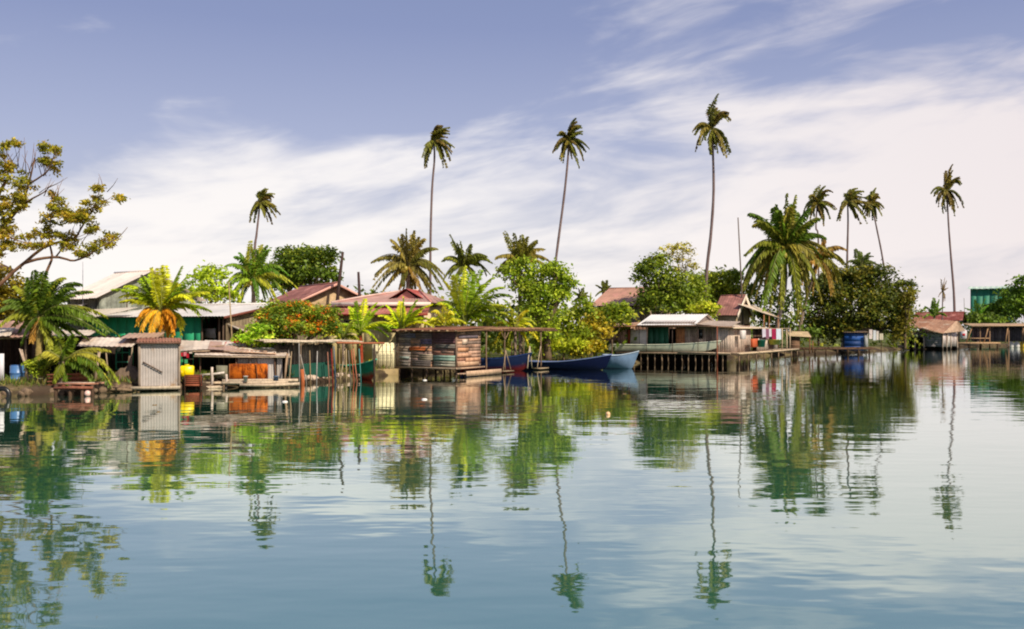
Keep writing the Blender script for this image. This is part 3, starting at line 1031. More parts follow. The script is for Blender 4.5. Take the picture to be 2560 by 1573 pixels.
def dark_pole(a, b, D, r_, label, col, name='pole', grp=None):
    p, q = P(*a, D), P(*b, D)
    base = Vector((p.x + (p.x - q.x) * max(0, p.z - GZ) / max(.1, q.z - p.z) * .9, D, GZ - .2))
    t = thing(name, base, label, 'pole', grp)
    mb = MB()
    mb.tube([(0, 0, 0), p - base, q - base], [r_ * 1.15, r_, r_ * .75], 8, col)
    tag(mb.build('shaft', M['bark'], t, True))
dark_pole((848, 706), (857, 630), 62, .11, 'taller dark leaning pole behind the red gable roof', S('4a3a36'))
dark_pole((899, 742), (896, 680), 60, .10, 'shorter upright dark pole right of the red gable roof', S('4a3a3a'))
dark_pole((580, 850), (572, 705), 44.5, .035, 'thin bamboo pole rising in front of the pale grey roof', S('a08a6a'))
dark_pole((1853, 700), (1845, 544), 90, .07, 'tall thin bare pole left of the big coconut palm', S('6f625c'))
dark_pole((207, 800), (207, 655), 44, .016, 'thin grey mast beside the left palm crown', S('9a96a0'))
dark_pole((2412, 800), (2410, 745), 160, .06, 'thin grey mast in front of the green shed', S('8f8a86'))

# ---- 4. patched shack with layered tin roofs, left of centre
def layered_shack():
    F = Frame.at(722, 43.0, 0.25)
    r = F.thing('patched_shack', 'open fronted shack under layers of loose pale tin sheets left of the fish pen', 'shack')
    lx, z = F.lx, F.z
    mb = MB()
    def sh(x0, y0, x1, y1, yb0, yb1, ya, yc, t, dx=0):
        mb.sheet((lx(x0), ya, z(y0, 0, ya)), (lx(x1), ya, z(y1, 0, ya)), (lx(x1) + dx, yc, z(yb1, 0, yc)), (lx(x0) + dx, yc, z(yb0, 0, yc)), t, .2, .012, vary=.32)
    sh(488, 886, 724, 890, 862, 872, -.45, 1.6, S('e2d0c2'))
    sh(446, 876, 520, 872, 850, 852, -.2, 1.3, S('cdbdaf'))
    sh(520, 872, 640, 880, 852, 860, -.1, 1.7, S('c9a596'))
    sh(575, 880, 690, 884, 868, 873, -.25, .6, S('e0d3c6'))
    sh(505, 862, 600, 864, 850, 852, .9, 2.0, S('d8cbbf'))
    mb.build('roof', M['metal'], r)
    mb = MB()
    mb.bar((lx(486), -.4, z(889)), (lx(726), -.4, z(892)), .04, S('b9a690'))
    mb.bar((lx(446), -.15, z(880)), (lx(525), -.15, z(876)), .035, S('a08b76'))
    mb.bar((lx(560), -.3, z(876)), (lx(690), -.3, z(884)), .03, S('c8a890'))
    mb.build('beam', M['wood'], r)
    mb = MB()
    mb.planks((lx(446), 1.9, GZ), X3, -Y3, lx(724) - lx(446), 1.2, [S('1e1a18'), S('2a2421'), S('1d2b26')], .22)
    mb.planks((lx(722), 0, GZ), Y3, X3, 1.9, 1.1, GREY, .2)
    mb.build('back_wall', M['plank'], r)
    mb = MB()
    mb.sheet((lx(644), -.12, z(950)), (lx(688), -.12, z(950)), (lx(688), -.12, z(892)), (lx(644), -.12, z(892)), S('b9b0ac'), .12, .015)
    mb.sheet((lx(692), -.1, z(948)), (lx(706), -.1, z(948)), (lx(706), -.1, z(893)), (lx(692), -.1, z(893)), S('a49a94'), .12, .015)
    mb.sheet((lx(594), -.05, z(912)), (lx(644), -.05, z(912)), (lx(644), -.05, z(896)), (lx(594), -.05, z(896)), S('8d8680'), .12, .012)
    mb.build('zinc_panel', M['zinc'], r)
    posts(r, [((lx(690), -.2, -.3), (lx(686), -.2, z(880))), ((lx(592), -.2, .2), (lx(590), -.2, z(888))), ((lx(500), 0, .2), (lx(502), 0, z(880)))], .035, S('7d5f4e'), 'post')
layered_shack()

def simple(name, label, cat, mat, fn, group=None, loc=None, smooth=False):
    mb = MB()
    fn(mb)
    o = mb.build(name, M[mat], None, smooth)
    if loc is not None:
        o.location = loc
    return tag(o, label, cat, group)
def local(name, label, cat, px, D, rot=0.0, group=None):
    F = Frame.at(px, D, rot)
    return F, F.thing(name, label, cat, group)

def shack_things():
    # yellow tank
    F, r = local('water_tank', 'bright yellow plastic tank right of the outhouse', 'tank', 449, 40.0, .25)
    mb = MB()
    mb.bbox(0, F.lx(484), 0, .55, F.z(943), F.z(915), .05, S('f2d800'))
    mb.build('body', M['plastic'], r)
    mb = MB()
    c = Vector((F.lx(466), .25, F.z(915)))
    mb.tube([c, c + Z3 * .06], .1, 10, S('c9b400'))
    mb.build('lid', M['plastic'], r)
    mb = MB()
    mb.box(F.lx(452), F.lx(456), -.012, -.002, F.z(940), F.z(925), S('d8bf00'))
    mb.box(F.lx(462), F.lx(464), -.012, -.002, F.z(941), F.z(918), S('e0c800'))
    mb.build('rib', M['plastic'], r)
    # crate
    F, r = local('timber_crate', 'reddish brown slatted crate below the yellow tank', 'crate', 461, 39.7, .25)
    w, d, z0, z1 = F.lx(503), .6, F.z(966), F.z(938)
    mb = MB()
    mb.planks((0, 0, z0), X3, -Y3, w, z1 - z0, [S('8a4a38'), S('7a4030'), S('95553f')], .085, False, gap=.02)
    mb.planks((w, 0, z0), Y3, X3, d, z1 - z0, [S('8a4a38'), S('7a4030')], .085, False, gap=.02)
    mb.planks((0, 0, z0), Y3, -X3, d, z1 - z0, [S('8a4a38'), S('7a4030')], .085, False, gap=.02)
    mb.planks((0, d, z0), X3, Y3, w, z1 - z0, [S('7a4030')], .085, False, gap=.02)
    mb.box(.0, w, .03, d - .03, z1 - .03, z1 - .004, S('7a4636'))
    mb.build('slat', M['plank'], r)
    posts(r, [((.02, -.04, z0 - .5), (.02, -.04, z1)), ((w - .02, -.04, z0 - .5), (w - .02, -.04, z1))], .03, S('6b4a3a'), 'post')
    # white mooring posts with rail
    F, r = local('post_and_rail', 'whitish post and rail on the bank beside the brown crate', 'fence', 527, 40.8, 0)
    posts(r, [((F.lx(530), 0, -.4), (F.lx(530), 0, F.z(918))), ((F.lx(566), 0, -.4), (F.lx(566), 0, F.z(936)))], .06, S('c2b2a6'), 'post')
    beam(r, (F.lx(500), .06, F.z(938)), (F.lx(560), .06, F.z(932)), .05, S('cfc3b6'), 'rail')
    beam(r, (F.lx(500), .06, F.z(960)), (F.lx(560), .06, F.z(958)), .06, S('bfa98e'), 'rail')
    # rusty orange tank
    F, r = local('rusty_tank', 'rusty orange steel tank lying in front of the zinc panel', 'tank', 572, 41.0, .25)
    mb = MB()
    mb.bbox(0, F.lx(670), 0, .75, F.z(952), F.z(911), .06, S('c8681f'))
    mb.build('body', M['orange'], r)
    mb = MB()
    for p in (606, 640):
        mb.box(F.lx(p), F.lx(p) + .05, -.035, -.002, F.z(950), F.z(912), S('b0500f'))
    mb.build('seam', M['orange'], r)
    mb = MB()
    mb.box(-.5, -.06, .1, .7, F.z(946), F.z(915), S('7d7a66'), .03)
    mb.build('end_box', M['paint'], r)
    posts(r, [((F.lx(645), -.08, F.z(958)), (F.lx(640), -.08, F.z(905))), ((F.lx(574), -.06, F.z(958)), (F.lx(574), -.06, F.z(910)))], .02, S('8a5a3c'), 'stake')
    # bank platform of logs
    F, r = local('log_platform', 'low platform of pale logs along the bank under the rusty tank', 'platform', 560, 40.9, .25)
    for i, (a, b, y, q) in enumerate(((555, 720, -.3, 957), (556, 745, -.1, 952), (600, 748, -.45, 962), (440, 562, -.2, 968))):
        beam(r, (F.lx(a), y, F.z(q)), (F.lx(b), y, F.z(q + R.uniform(-2, 2))), .07, S('c2ae96'), 'log')
    posts(r, [((F.lx(p), -.3, -.5), (F.lx(p), -.3, F.z(958))) for p in (450, 500, 560, 612, 660, 705, 742)], .05, S('7a6450'), 'pile')
    # clothes
    F, r = local('hanging_laundry', 'red and pink clothes over green ones hung beside the outhouse', 'laundry', 449, 40.9)
    for (p, q, w, h, c) in ((452, 882, 6, 10, 'c22f3f'), (459, 880, 7, 12, 'e58a9a'), (466, 884, 6, 12, 'b82838'), (450, 898, 8, 9, '3fa06a'), (461, 899, 8, 9, '55b07c'), (473, 880, 7, 5, 'e8d8cc')):
        mb = MB()
        mb.sheet((F.lx(p), .0, F.z(q + h)), (F.lx(p + w), .02, F.z(q + h)), (F.lx(p + w), 0, F.z(q)), (F.lx(p), 0, F.z(q)), S(c), .07, .02, .004)
        mb.build('garment', M['cloth'], r)
    beam(r, (F.lx(446), 0, F.z(880)), (F.lx(484), 0, F.z(879)), .008, S('5a5048'), 'line')
    beam(r, (F.lx(446), .01, F.z(898)), (F.lx(484), .01, F.z(898)), .008, S('5a5048'), 'line')
    # red tarp on the roof
    F, r = local('red_tarp', 'crumpled red tarp lying on the tin roof below the papaya bush', 'tarp', 558, 43.6)
    mb = MB()
    g = rng(4)
    nx, ny = 14, 4
    vs, fs = [], []
    for j in range(ny):
        for i in range(nx):
            vs.append((F.lx(558) + (F.lx(600) - F.lx(558)) * i / (nx - 1), j * .25, F.z(861) + (F.z(850) - F.z(861)) * j / (ny - 1) + g.normal() * .03 - .05 * abs(i / (nx - 1) - .5)))
    for j in range(ny - 1):
        for i in range(nx - 1):
            fs.append((j * nx + i, j * nx + i + 1, (j + 1) * nx + i + 1, (j + 1) * nx + i))
    mb.add(vs, fs, S('c0202c'))
    mb.build('sheet', M['cloth'], r)
shack_things()

# ---- 5. things on the left bank
def left_bank():
    F, r = local('blue_barrel', 'faded blue barrel beside the white panel at the left edge', 'barrel', 33, 37.6)
    c = F.lx(33)
    rad = F.lx(50) - c
    z0, z1 = F.z(967), F.z(915)
    mb = MB()
    prof = [(0, .96), (.04, 1), (.32, 1), (.34, 1.05), (.37, 1.05), (.39, 1), (.62, 1), (.64, 1.05), (.67, 1.05), (.69, 1), (.96, 1), (1, .96)]
    mb.loft([[(c + rad * k * math.cos(a * PI / 9), rad * 1.2 + rad * k * math.sin(a * PI / 9), z0 + (z1 - z0) * t) for a in range(18)] for t, k in prof], S('4f79ae'))
    mb.build('body', M['plastic'], r, False)
    mb = MB()
    mb.tube([(c, rad * 1.2, z1), (c, rad * 1.2, z1 + .03)], rad * .9, 16, S('3f659a'))
    mb.build('lid', M['plastic'], r)
    F, r = local('leaning_pole', 'pale timber pole leaning beside the blue barrel', 'pole', 60, 37.4)
    mb = MB()
    mb.bar((F.lx(72), 0, F.z(952)), (F.lx(51), .1, F.z(874)), .05, S('b09a86'), .035)
    mb.bar((F.lx(60), .0, F.z(908)), (F.lx(48), .02, F.z(872)), .03, S('c0a896'))
    mb.build('shaft', M['wood'], r)
    F, r = local('plank_stack', 'stack of reddish planks and rusty sheets at the foot of the left palm', 'stack', 115, 37.0)
    for i in range(7):
        mb = MB()
        a, b = 112 + R.uniform(-3, 12), 205 + R.uniform(-14, 8)
        zz = F.z(965 - i * 4.2)
        mb.obox((F.lx(a), R.uniform(-.1, .15), zz), (F.lx(b) - F.lx(a), 0, R.uniform(-.05, .05)), (0, .35, 0), (0, 0, .055), mul(S(R.choice(['a8674e', '9a5a44', 'b5765a', '8a5040'])), R.uniform(.85, 1.15)))
        mb.build('plank', M['wood'], r)
    F, r = local('wooden_raft', 'small pinkish plank landing stage standing low in the water near the left palm', 'landing stage', 148, 36.2)
    x0, x1 = F.lx(152), F.lx(248)
    for i in range(7):
        mb = MB()
        y = -.5 + i * .17
        mb.obox((x0 + R.uniform(-.1, .1), y, F.z(957) - .05), (x1 - x0 + R.uniform(-.15, .05), 0, R.uniform(-.02, .02)), (0, .14, 0), (0, 0, .05), mul(S(R.choice(['b98a74', 'c9a28c', 'a87660', 'cdb8a6'])), R.uniform(.85, 1.1)))
        mb.build('plank', M['wood'], r)
    beam(r, (x0, -.55, F.z(969)), (x1, -.55, F.z(968)), .06, S('8a5644'))
    posts(r, [((F.lx(p), -.5, -.5), (F.lx(p), -.5, F.z(960))) for p in (156, 190, 222, 245)], .07, S('5a4638'), 'pile')
    simple('old_tyre', 'black tyre half sunk at the waterline at the left edge', 'tyre', 'plastic', lambda mb: mb.loft(
        [[Vector(((.24 + .09 * math.cos(v)) * math.cos(u), .08 * math.sin(v), (.24 + .09 * math.cos(v)) * math.sin(u))) for v in [k * PI / 4 for k in range(8)]] for u in [q * PI / 10 for q in range(21)]], S('191614'), False), loc=P(6, 988, 34.6))
    def ball(rr, t):
        return lambda mb: mb.loft([[Vector((rr * math.sin(v) * math.cos(u), rr * math.sin(v) * math.sin(u), rr * math.cos(v))) for u in [k * PI / 6 for k in range(12)]] for v in [.05, .5, 1, 1.57, 2.1, 2.6, 3.09]], t)
    simple('float_ball', 'pinkish white float at the waterline below the plank landing stage', 'float', 'plastic', ball(.13, S('e8c0b4')), loc=Vector(((220 - CXP) * 35.7 / FPX, 35.7, .1)), smooth=True)
    def chip(mb):
        mb.loft([[Vector((.075 * k * math.cos(u) * 1.5, .075 * k * math.sin(u), zz * .6)) for u in [q * PI / 5 for q in range(10)]] for k, zz in ((.4, -.03), (1, 0), (.8, .05), (.2, .07))], S('efe8e4'))
    for px, py, lab in ((712, 1005, 'white scrap of foam floating off the fish pen'), (1062, 951, 'white foam piece floating close to the patchwork hut'), (1061, 999, 'white foam scrap floating further out from the patchwork hut')):
        D = DW(py)
        simple('floating_foam', lab, 'litter', 'plastic', chip, loc=Vector(((px - CXP) * D / FPX, D, 0.0)), group='foam scraps floating on the water')
    D = DW(1037)
    simple('floating_coconut', 'yellowish float bobbing alone below the white boat', 'float', 'plastic', ball(.07, S('e8b98a')), loc=Vector(((1520 - CXP) * D / FPX, D, .02)), smooth=True)
    # low concrete bank wall beside the outhouse
    F, r = local('bank_wall', 'low brown stained masonry bank wall left of the outhouse', 'wall', 300, 39.4, -.1)
    mb = MB()
    n = 8
    top = [.55, .75, .9, .85, 1.0, .95, .8, .7, .75]
    vs, fs = [], []
    for i in range(n + 1):
        x = F.lx(284) + (F.lx(352) - F.lx(284)) * i / n
        for y in (0, .4):
            vs += [(x, y, -.4), (x, y, top[i])]
    for i in range(n):
        q = i * 4
        fs += [(q, q + 4, q + 5, q + 1), (q + 1, q + 5, q + 7, q + 3), (q + 3, q + 7, q + 6, q + 2)]
    fs += [(0, 1, 3, 2), (n * 4, n * 4 + 2, n * 4 + 3, n * 4 + 1)]
    mb.add(vs, fs, S('7d6a5a'))
    mb.build('masonry', M['rock'], r)
    # driftwood along the edge
    for i, (a, b, q, lab) in enumerate(((10, 95, 972, 'driftwood log along the bank in front of the blue barrel'), (60, 150, 978, 'driftwood log at the foot of the left palm'), (250, 330, 974, 'driftwood log between the landing stage and the outhouse'))):
        D = 36.4 + i * .7
        def f(mb, a=a, b=b, q=q, D=D):
            o = P(a, q, D)
            e = P(b, q + 2, D + .3)
            mb.tube([(0, 0, 0), (e - o) * .5 + Vector((0, .05, .03)), e - o], [.09, .075, .05], 7, S('8a735c'))
        simple('driftwood_log', lab, 'log', 'wood', f, loc=P(a, q, D))
    for i, (px, py, D, w, h, c, lab) in enumerate(((85, 948, 37.4, .3, .35, 'c9bfb8', 'pale bucket behind the driftwood by the blue barrel'), (100, 955, 37.2, .22, .25, '8d8f6a', 'olive can beside the pale bucket on the left bank'))):
        def f(mb, w=w, h=h, c=c):
            mb.loft([[Vector((w / 2 * k * math.cos(u), w / 2 * k * math.sin(u), zz)) for u in [q * PI / 6 for q in range(12)]] for k, zz in ((.8, -h / 2), (1, h / 2), (1.05, h / 2), (1.05, h / 2 + .02), (.9, h / 2 + .02), (.75, -h / 2 + .05))], S(c))
        simple('bucket', lab, 'bucket', 'plastic', f, loc=P(px, py, D))
left_bank()

# ---- 6. fish pen pier
def fish_pen():
    F = Frame.at(928, 46.6, 0.85)
    r = F.thing('fish_pen', 'fish pen of many thin leaning poles under a long pale log roof edge', 'pier')
    lx, z = F.lx, F.z
    mb = MB()
    xs = [664, 700, 745, 790, 832, 868, 905]
    for y, dz in ((0, 0), (.35, .05)):
        for a, b in zip(xs[:-1], xs[1:]):
            mb.bar((lx(a) - .08, y, z(854, lx(a), y) + dz + R.uniform(-.02, .02)), (lx(b) + .08, y, z(855, lx(b), y) + dz + R.uniform(-.02, .02)), R.uniform(.035, .05), mul(S('cdbba4'), R.uniform(.8, 1.1)))
    mb.bar((lx(838), -.1, z(857, lx(838), 0)), (lx(957), -.1, z(858, lx(957), 0)), .05, S('a8684a'))
    mb.sheet((lx(668), .05, z(855, lx(668), 0)), (lx(905), .05, z(857, lx(905), 0)), (lx(905), 1.3, z(851, lx(905), 1.3)), (lx(668), 1.3, z(849, lx(668), 1.3)), S('a08f7c'), .25, .02)
    mb.build('roof_edge', M['wood'], r)
    mb = MB()
    mb.planks((lx(686, 1.2), 1.2, .3), X3, -Y3, lx(832, 1.2) - lx(686, 1.2), z(862, lx(760), 1.2) - .3, [S('8a7d70'), S('7a6e64'), S('9a8b7c'), S('6a6058')], .12)
    mb.build('back_wall', M['plank'], r)
    mb = MB()
    mb.sheet((lx(716, 1.0), 1.0, .25), (lx(824, 1.0), 1.0, .25), (lx(824, 1.0), 1.0, .95), (lx(716, 1.0), 1.0, .85), S('2a584c'), .35, .04, .006)
    mb.build('net_tarp', M['cloth'], r)
    P_ = [((719, 945), (731, 879), 'a08a6e'), ((749, 940), (748, 858), '8f8a86'), ((752, 930), (752, 860), '7d6a58'), ((770, 940), (750, 886), '9a9088'), ((791, 942), (793, 878), 'a8a2a0'),
          ((777, 930), (776, 876), '947c5e'), ((824, 950), (820, 880), '9a6a58'), ((833, 952), (831, 872), '8f2f2a'), ((840, 944), (836, 866), '3f5a78'), ((851, 938), (850, 868), '9a8464'), ((866, 940), (868, 872), 'b09a78'),
          ((878, 944), (874, 876), '6f6a64'), ((886, 952), (879, 874), 'a85a42'), ((895, 955), (884, 850), 'c07a60'), ((903, 948), (898, 872), '4f8a86'), ((846, 950), (862, 864), 'b8a488')]
    posts(r, [((lx(a[0]), R.uniform(-.25, .3), -.5), (lx(b[0]), R.uniform(-.1, .3), z(b[1], lx(b[0]), 0))) for a, b, c in P_[:0]], .03, BROWN[0], 'pole')
    for a, b, c in P_:
        mb = MB()
        y0 = R.uniform(-.2, .3)
        mb.bar((lx(a[0], y0), y0, -.4), (lx(b[0], y0), y0 + R.uniform(-.1, .1), z(b[1], lx(b[0]), y0)), .032, S(c), .024)
        mb.build('pole', M['wood'], r)
    for a, c in ((750, 'b0623c'), (931, '4a3c34')):
        mb = MB()
        t = {750: 923, 905: 858, 931: 862}[a]
        mb.bar((lx(a), -.15, -.5), (lx(a), -.15, z(t, lx(a), 0)), .09 if a != 931 else .05, S(c), .08 if a != 931 else .05, 8)
        mb.build('thick_post', M['wood'], r)
    mb = MB()
    mb.bar((lx(938), -.1, z(885, lx(938), 0)), (lx(953), -.1, z(859, lx(953), 0)), .025, S('7a604c'))
    mb.build('brace', M['wood'], r)
fish_pen()

def rocks():
    g = random.Random(12)
    src = None
    spots = [(752 + g.uniform(0, 68), 949 - g.uniform(0, 1) * 6, g.uniform(.8, 1.4)) for _ in range(20)] + [(842 + g.uniform(0, 56), 942 - g.uniform(0, 1) * 6, g.uniform(.7, 1.2)) for _ in range(14)]
    for i, (px, py, s) in enumerate(spots):
        D = 44.3 + (px - 752) / 150 * 4 + g.uniform(-.3, .3)
        loc = P(px, py, D)
        loc.z = max(.02, loc.z)
        if src is None:
            mb = MB()
            q = rng(5)
            rings = [[Vector((math.sin(v) * math.cos(u), math.sin(v) * math.sin(u), math.cos(v) * .7)) * .13 * (1 + q.normal() * .12) for u in [k * PI / 4 for k in range(8)]] for v in (.1, .7, 1.3, 1.9, 2.5, 3.0)]
            mb.loft(rings, S('c9b3a2'))
            src = mb.build('bank_rock', M['rock'])
            o = src
        else:
            o = src.copy()
            COL.objects.link(o)
        o.location = loc
        o.rotation_euler = (g.uniform(0, 3), g.uniform(0, 3), g.uniform(0, 3))
        o.scale = (s, s * g.uniform(.8, 1.2), s * g.uniform(.7, 1))
        tag(o, 'pale coral rock heaped along the water at the foot of the pen poles', 'rock', 'coral rocks heaped under the fish pen')
rocks()

def cream_wall():
    F, r = local('cream_wall', 'sunlit cream rendered wall with wire fence left of the patchwork hut', 'wall', 932, 52.4, .3)
    mb = MB()
    mb.box(0, F.lx(1000), 0, .2, GZ - .2, F.z(857), S('f2e6bc'))
    mb.build('render_face', M['paint'], r)
    mb = MB()
    mb.box(-.4, F.lx(992), -.5, 0, -.4, .36, S('9a845e'))
    mb.build('plinth', M['paint'], r)
    mb = MB()
    for i in range(7):
        x = F.lx(936 + i * 10, -.6)
        mb.bar((x, -.6, GZ), (x, -.6, GZ + 1.3), .02, S('6a5a48'))
    for q in (.5, .85, 1.2):
        mb.bar((F.lx(936, -.6), -.6, GZ + q), (F.lx(996, -.6), -.6, GZ + q), .008, S('6a6a60'))
    mb.build('wire_fence', M['wood'], r)
cream_wall()

# ---- 7. patchwork hut and boat shelter
HF = Frame.at(1141, 50.9)
def patch_hut():
    F = HF
    r = F.thing('patchwork_hut', 'windowless hut of mismatched plank patches standing on stilts over the water', 'hut')
    lx, ly, z = F.lx, F.ly, F.z
    xl = lx(993)
    yr = ly(1201)
    z0, z1 = F.z(919), F.z(827)
    mb = MB()
    segs = [xl, lx(1027), lx(1080), 0]
    pats = [WG(1.75, [S('5f5654'), S('6f6763'), S('6a5f58'), S('7a7370')]), WG(1.75, [S('6a5a56'), S('7a5f52'), S('8a6a55'), S('6f6058'), S('7d6a5e')]), WG(1.75, [S('6b4c44'), S('75544a'), S('5c4846'), S('7a6258')])]
    for i in range(3):
        mb.planks((segs[i], 0, z0), X3, -Y3, segs[i + 1] - segs[i], z1 - z0, pats[i], .17, False, seg=(.6, 1.6), ragged=.0)
    patches = [(999, 1024, 893, 899, '9aa39c'), (1024, 1064, 868, 878, 'a85a32'), (1049, 1082, 886, 902, '9a8a78'), (1084, 1139, 889, 903, '9ab4a4'), (1086, 1139, 904, 917, '938f80'), (1083, 1139, 831, 858, '6a4a4c'),
               (1000, 1040, 833, 846, '6f6a74'), (1052, 1080, 848, 862, '75667a'), (1090, 1139, 861, 871, '79716a'), (1030, 1078, 902, 917, '6a605c'), (1001, 1022, 904, 916, '7d746c'), (1040, 1080, 832, 846, '72615a')]
    for a, b, t, bt, c in patches:
        n = max(1, int((bt - t) / 5))
        h = (z(t) - z(bt)) / n
        for k in range(n):
            mb.box(lx(a), lx(b), -.045 - R.uniform(0, .012), -.02, z(bt) + k * h, z(bt) + (k + 1) * h - .008, mul(S(c), R.uniform(.8, 1.2)))
    mb.build('front_wall', M['plank'], r)
    mb = MB()
    mb.planks((0, 0.03, z0), Y3, X3, yr, z1 - z0, [S('a88a78'), S('b5917c'), S('9a8478'), S('c09a80'), S('b0806a')], .17, False, seg=(.8, 1.8), ragged=.0)
    for t, bt, a, b, c in ((848, 862, .55, 1.1, 'd8c0ac'), (884, 894, .05, 1.5, 'd0a082'), (896, 906, .9, 2.4, 'c99a7c'), (870, 880, .1, 1.2, 'cf9a76'), (838, 846, .2, 2.2, '7d7078'), (906, 917, .1, 2.3, 'c4a184')):
        mb.box(.02, .045, a, b, z(bt), z(t) - .01, mul(S(c), R.uniform(.9, 1.1)))
    mb.build('side_wall', M['plank'], r)
    mb = MB()
    mb.planks((xl, yr, z0), X3, Y3, -xl, z1 - z0, BROWN, .17, False, seg=(.8, 2))
    mb.planks((xl, .03, z0), Y3, -X3, yr, z1 - z0, BROWN, .17, False, seg=(.8, 2))
    mb.build('back_wall', M['plank'], r)
    mb = MB()
    mb.box(-.05, .035, -.05, .035, z0 - .05, z1, S('8a7060'))
    mb.build('corner_post', M['wood'], r)
    mb = MB()
    mb.box(xl - .05, xl + .03, -.05, .03, z0 - .05, z1, S('6a5a50'))
    mb.build('corner_post', M['wood'], r)
    # ragged batten ends on the left edge
    mb = MB()
    for i in range(14):
        zz = z0 + .1 + i * (z1 - z0 - .2) / 13
        mb.box(xl - R.uniform(.25, .48), xl, .3, .34, zz, zz + .05, mul(S('9a8a72'), R.uniform(.8, 1.2)))
    mb.build('batten', M['wood'], r)
    mb = MB()
    mb.box(xl - .1, 0.3, -.12, -.05, z0 - .1, z0 - .01, S('8d7c6c'), .01)
    mb.box(.06, .14, -.2, yr + .3, z0 - .1, z0 - .01, S('b79a82'), .01)
    mb.box(xl, .06, 0.0, yr, z0 - .07, z0 - .015, S('6a584a'))
    mb.build('floor_beam', M['wood'], r)
    posts(r, [((x, y, -.6), (x, y, z0 - .05)) for x in (xl + .1, xl * .75, xl * .5, xl * .25, -.05) for y in (.05, yr - .1)], .055, S('5f4c3e'), 'stilt')
    mb = MB()   # low raft in front of the sunlit side
    for k in range(4):
        mb.obox((.2 + k * .16, -.3, .12), (.14, 0, 0), (0, yr + 1.2, .0), (0, 0, .06), mul(S('c4a086'), R.uniform(.8, 1.15)))
    mb.box(.78, .84, -.3, yr + .9, .03, .3, S('c9a88c'), .01)
    mb.build('side_deck', M['wood'], r)
    # roof
    mb = MB()
    zz = z1 + .03
    mb.sheet((xl - .45, -.35, zz), (.35, -.35, zz + .02), (.35, yr + .3, zz + .18), (xl - .45, yr + .3, zz + .14), S('8a5c48'), .22, .025)
    for k in range(9):
        x = xl - .2 + k * (.4 - xl) / 8
        mb.bar((x, -.5 + R.uniform(-.05, .1), zz - .04), (x, yr * .6, zz + .04), .04, mul(S('a08468'), R.uniform(.7, 1.2)))
    mb.bar((xl - .5, -.3, zz - .07), (.4, -.3, zz - .05), .045, S('75543f'))
    mb.bar((.3, -.4, zz - .06), (.3, yr + .4, zz + .02), .045, S('8a6850'))
    mb.build('roof', M['wood'], r)

def boat_shelter():
    F = Frame(*(HF.w(0, HF.ly(1201) + .45).xy), YAW)
    r = F.thing('boat_shelter', 'open boat shelter with flat log roof on thin posts right of the patchwork hut', 'shelter')
    ly, z = F.ly, F.z
    y1 = ly(1388)
    zz = 2.52
    mb = MB()
    for k in range(int(y1 / .26)):
        y = .1 + k * .26 + R.uniform(-.04, .04)
        mb.bar((.3 + R.uniform(-.15, .15), y, zz + R.uniform(-.02, .03)), (-3.3, y, zz + .15), R.uniform(.035, .055), mul(S('8f6d54'), R.uniform(.6, 1.25)))
    for x in (.1, -1.4, -3.0):
        mb.bar((x, -.1, zz - .08), (x, y1 + .1, zz - .08), .055, S('7a5a48'))
    mb.build('log_roof', M['wood'], r)
    P_ = [(0.05, ly(1216, .05)), (.05, ly(1262, .05)), (.05, ly(1352, .05)), (-3.0, ly(1309, -3.0)), (-3.0, .6), (-3.0, y1 - .3)]
    posts(r, [((x, y, -.6), (x, y, zz - .1)) for x, y in P_], .05, S('7d6654'), 'post')
    mb = MB()
    y = P_[1][1]
    mb.bar((.05, y, 1.9), (.05, y + .55, zz - .1), .03, S('8a7058'))
    mb.bar((.05, y, 1.9), (.05, y - .5, zz - .1), .03, S('8a7058'))
    mb.bar((.1, y, 1.3), (.2, y - .5, .1), .025, S('a89078'))
    mb.bar((.1, y, 1.3), (.2, y + .5, .1), .025, S('a89078'))
    mb.build('brace', M['wood'], r)
    mb = MB()
    y = P_[2][1]
    mb.bar((.05, y, 1.5), (.1, y - .6, .1), .03, S('b8a48c'))
    mb.bar((.05, y - 1.5, 1.5), (.1, y - 1.9, .15), .035, S('c4b29a'))
    mb.bar((.05, y - 1.5, 1.5), (.1, y - 1.3, .15), .035, S('c4b29a'))
    mb.build('brace', M['wood'], r)
    mb = MB()
    mb.box(-.2, .35, P_[1][1] - .5, P_[1][1] + .6, .06, .13, S('8f7a64'), .02)
    mb.box(-.2, .35, P_[2][1] - .6, P_[2][1] + .5, .06, .13, S('a08b74'), .02)
    mb.build('step_plank', M['wood'], r)
patch_hut()
boat_shelter()

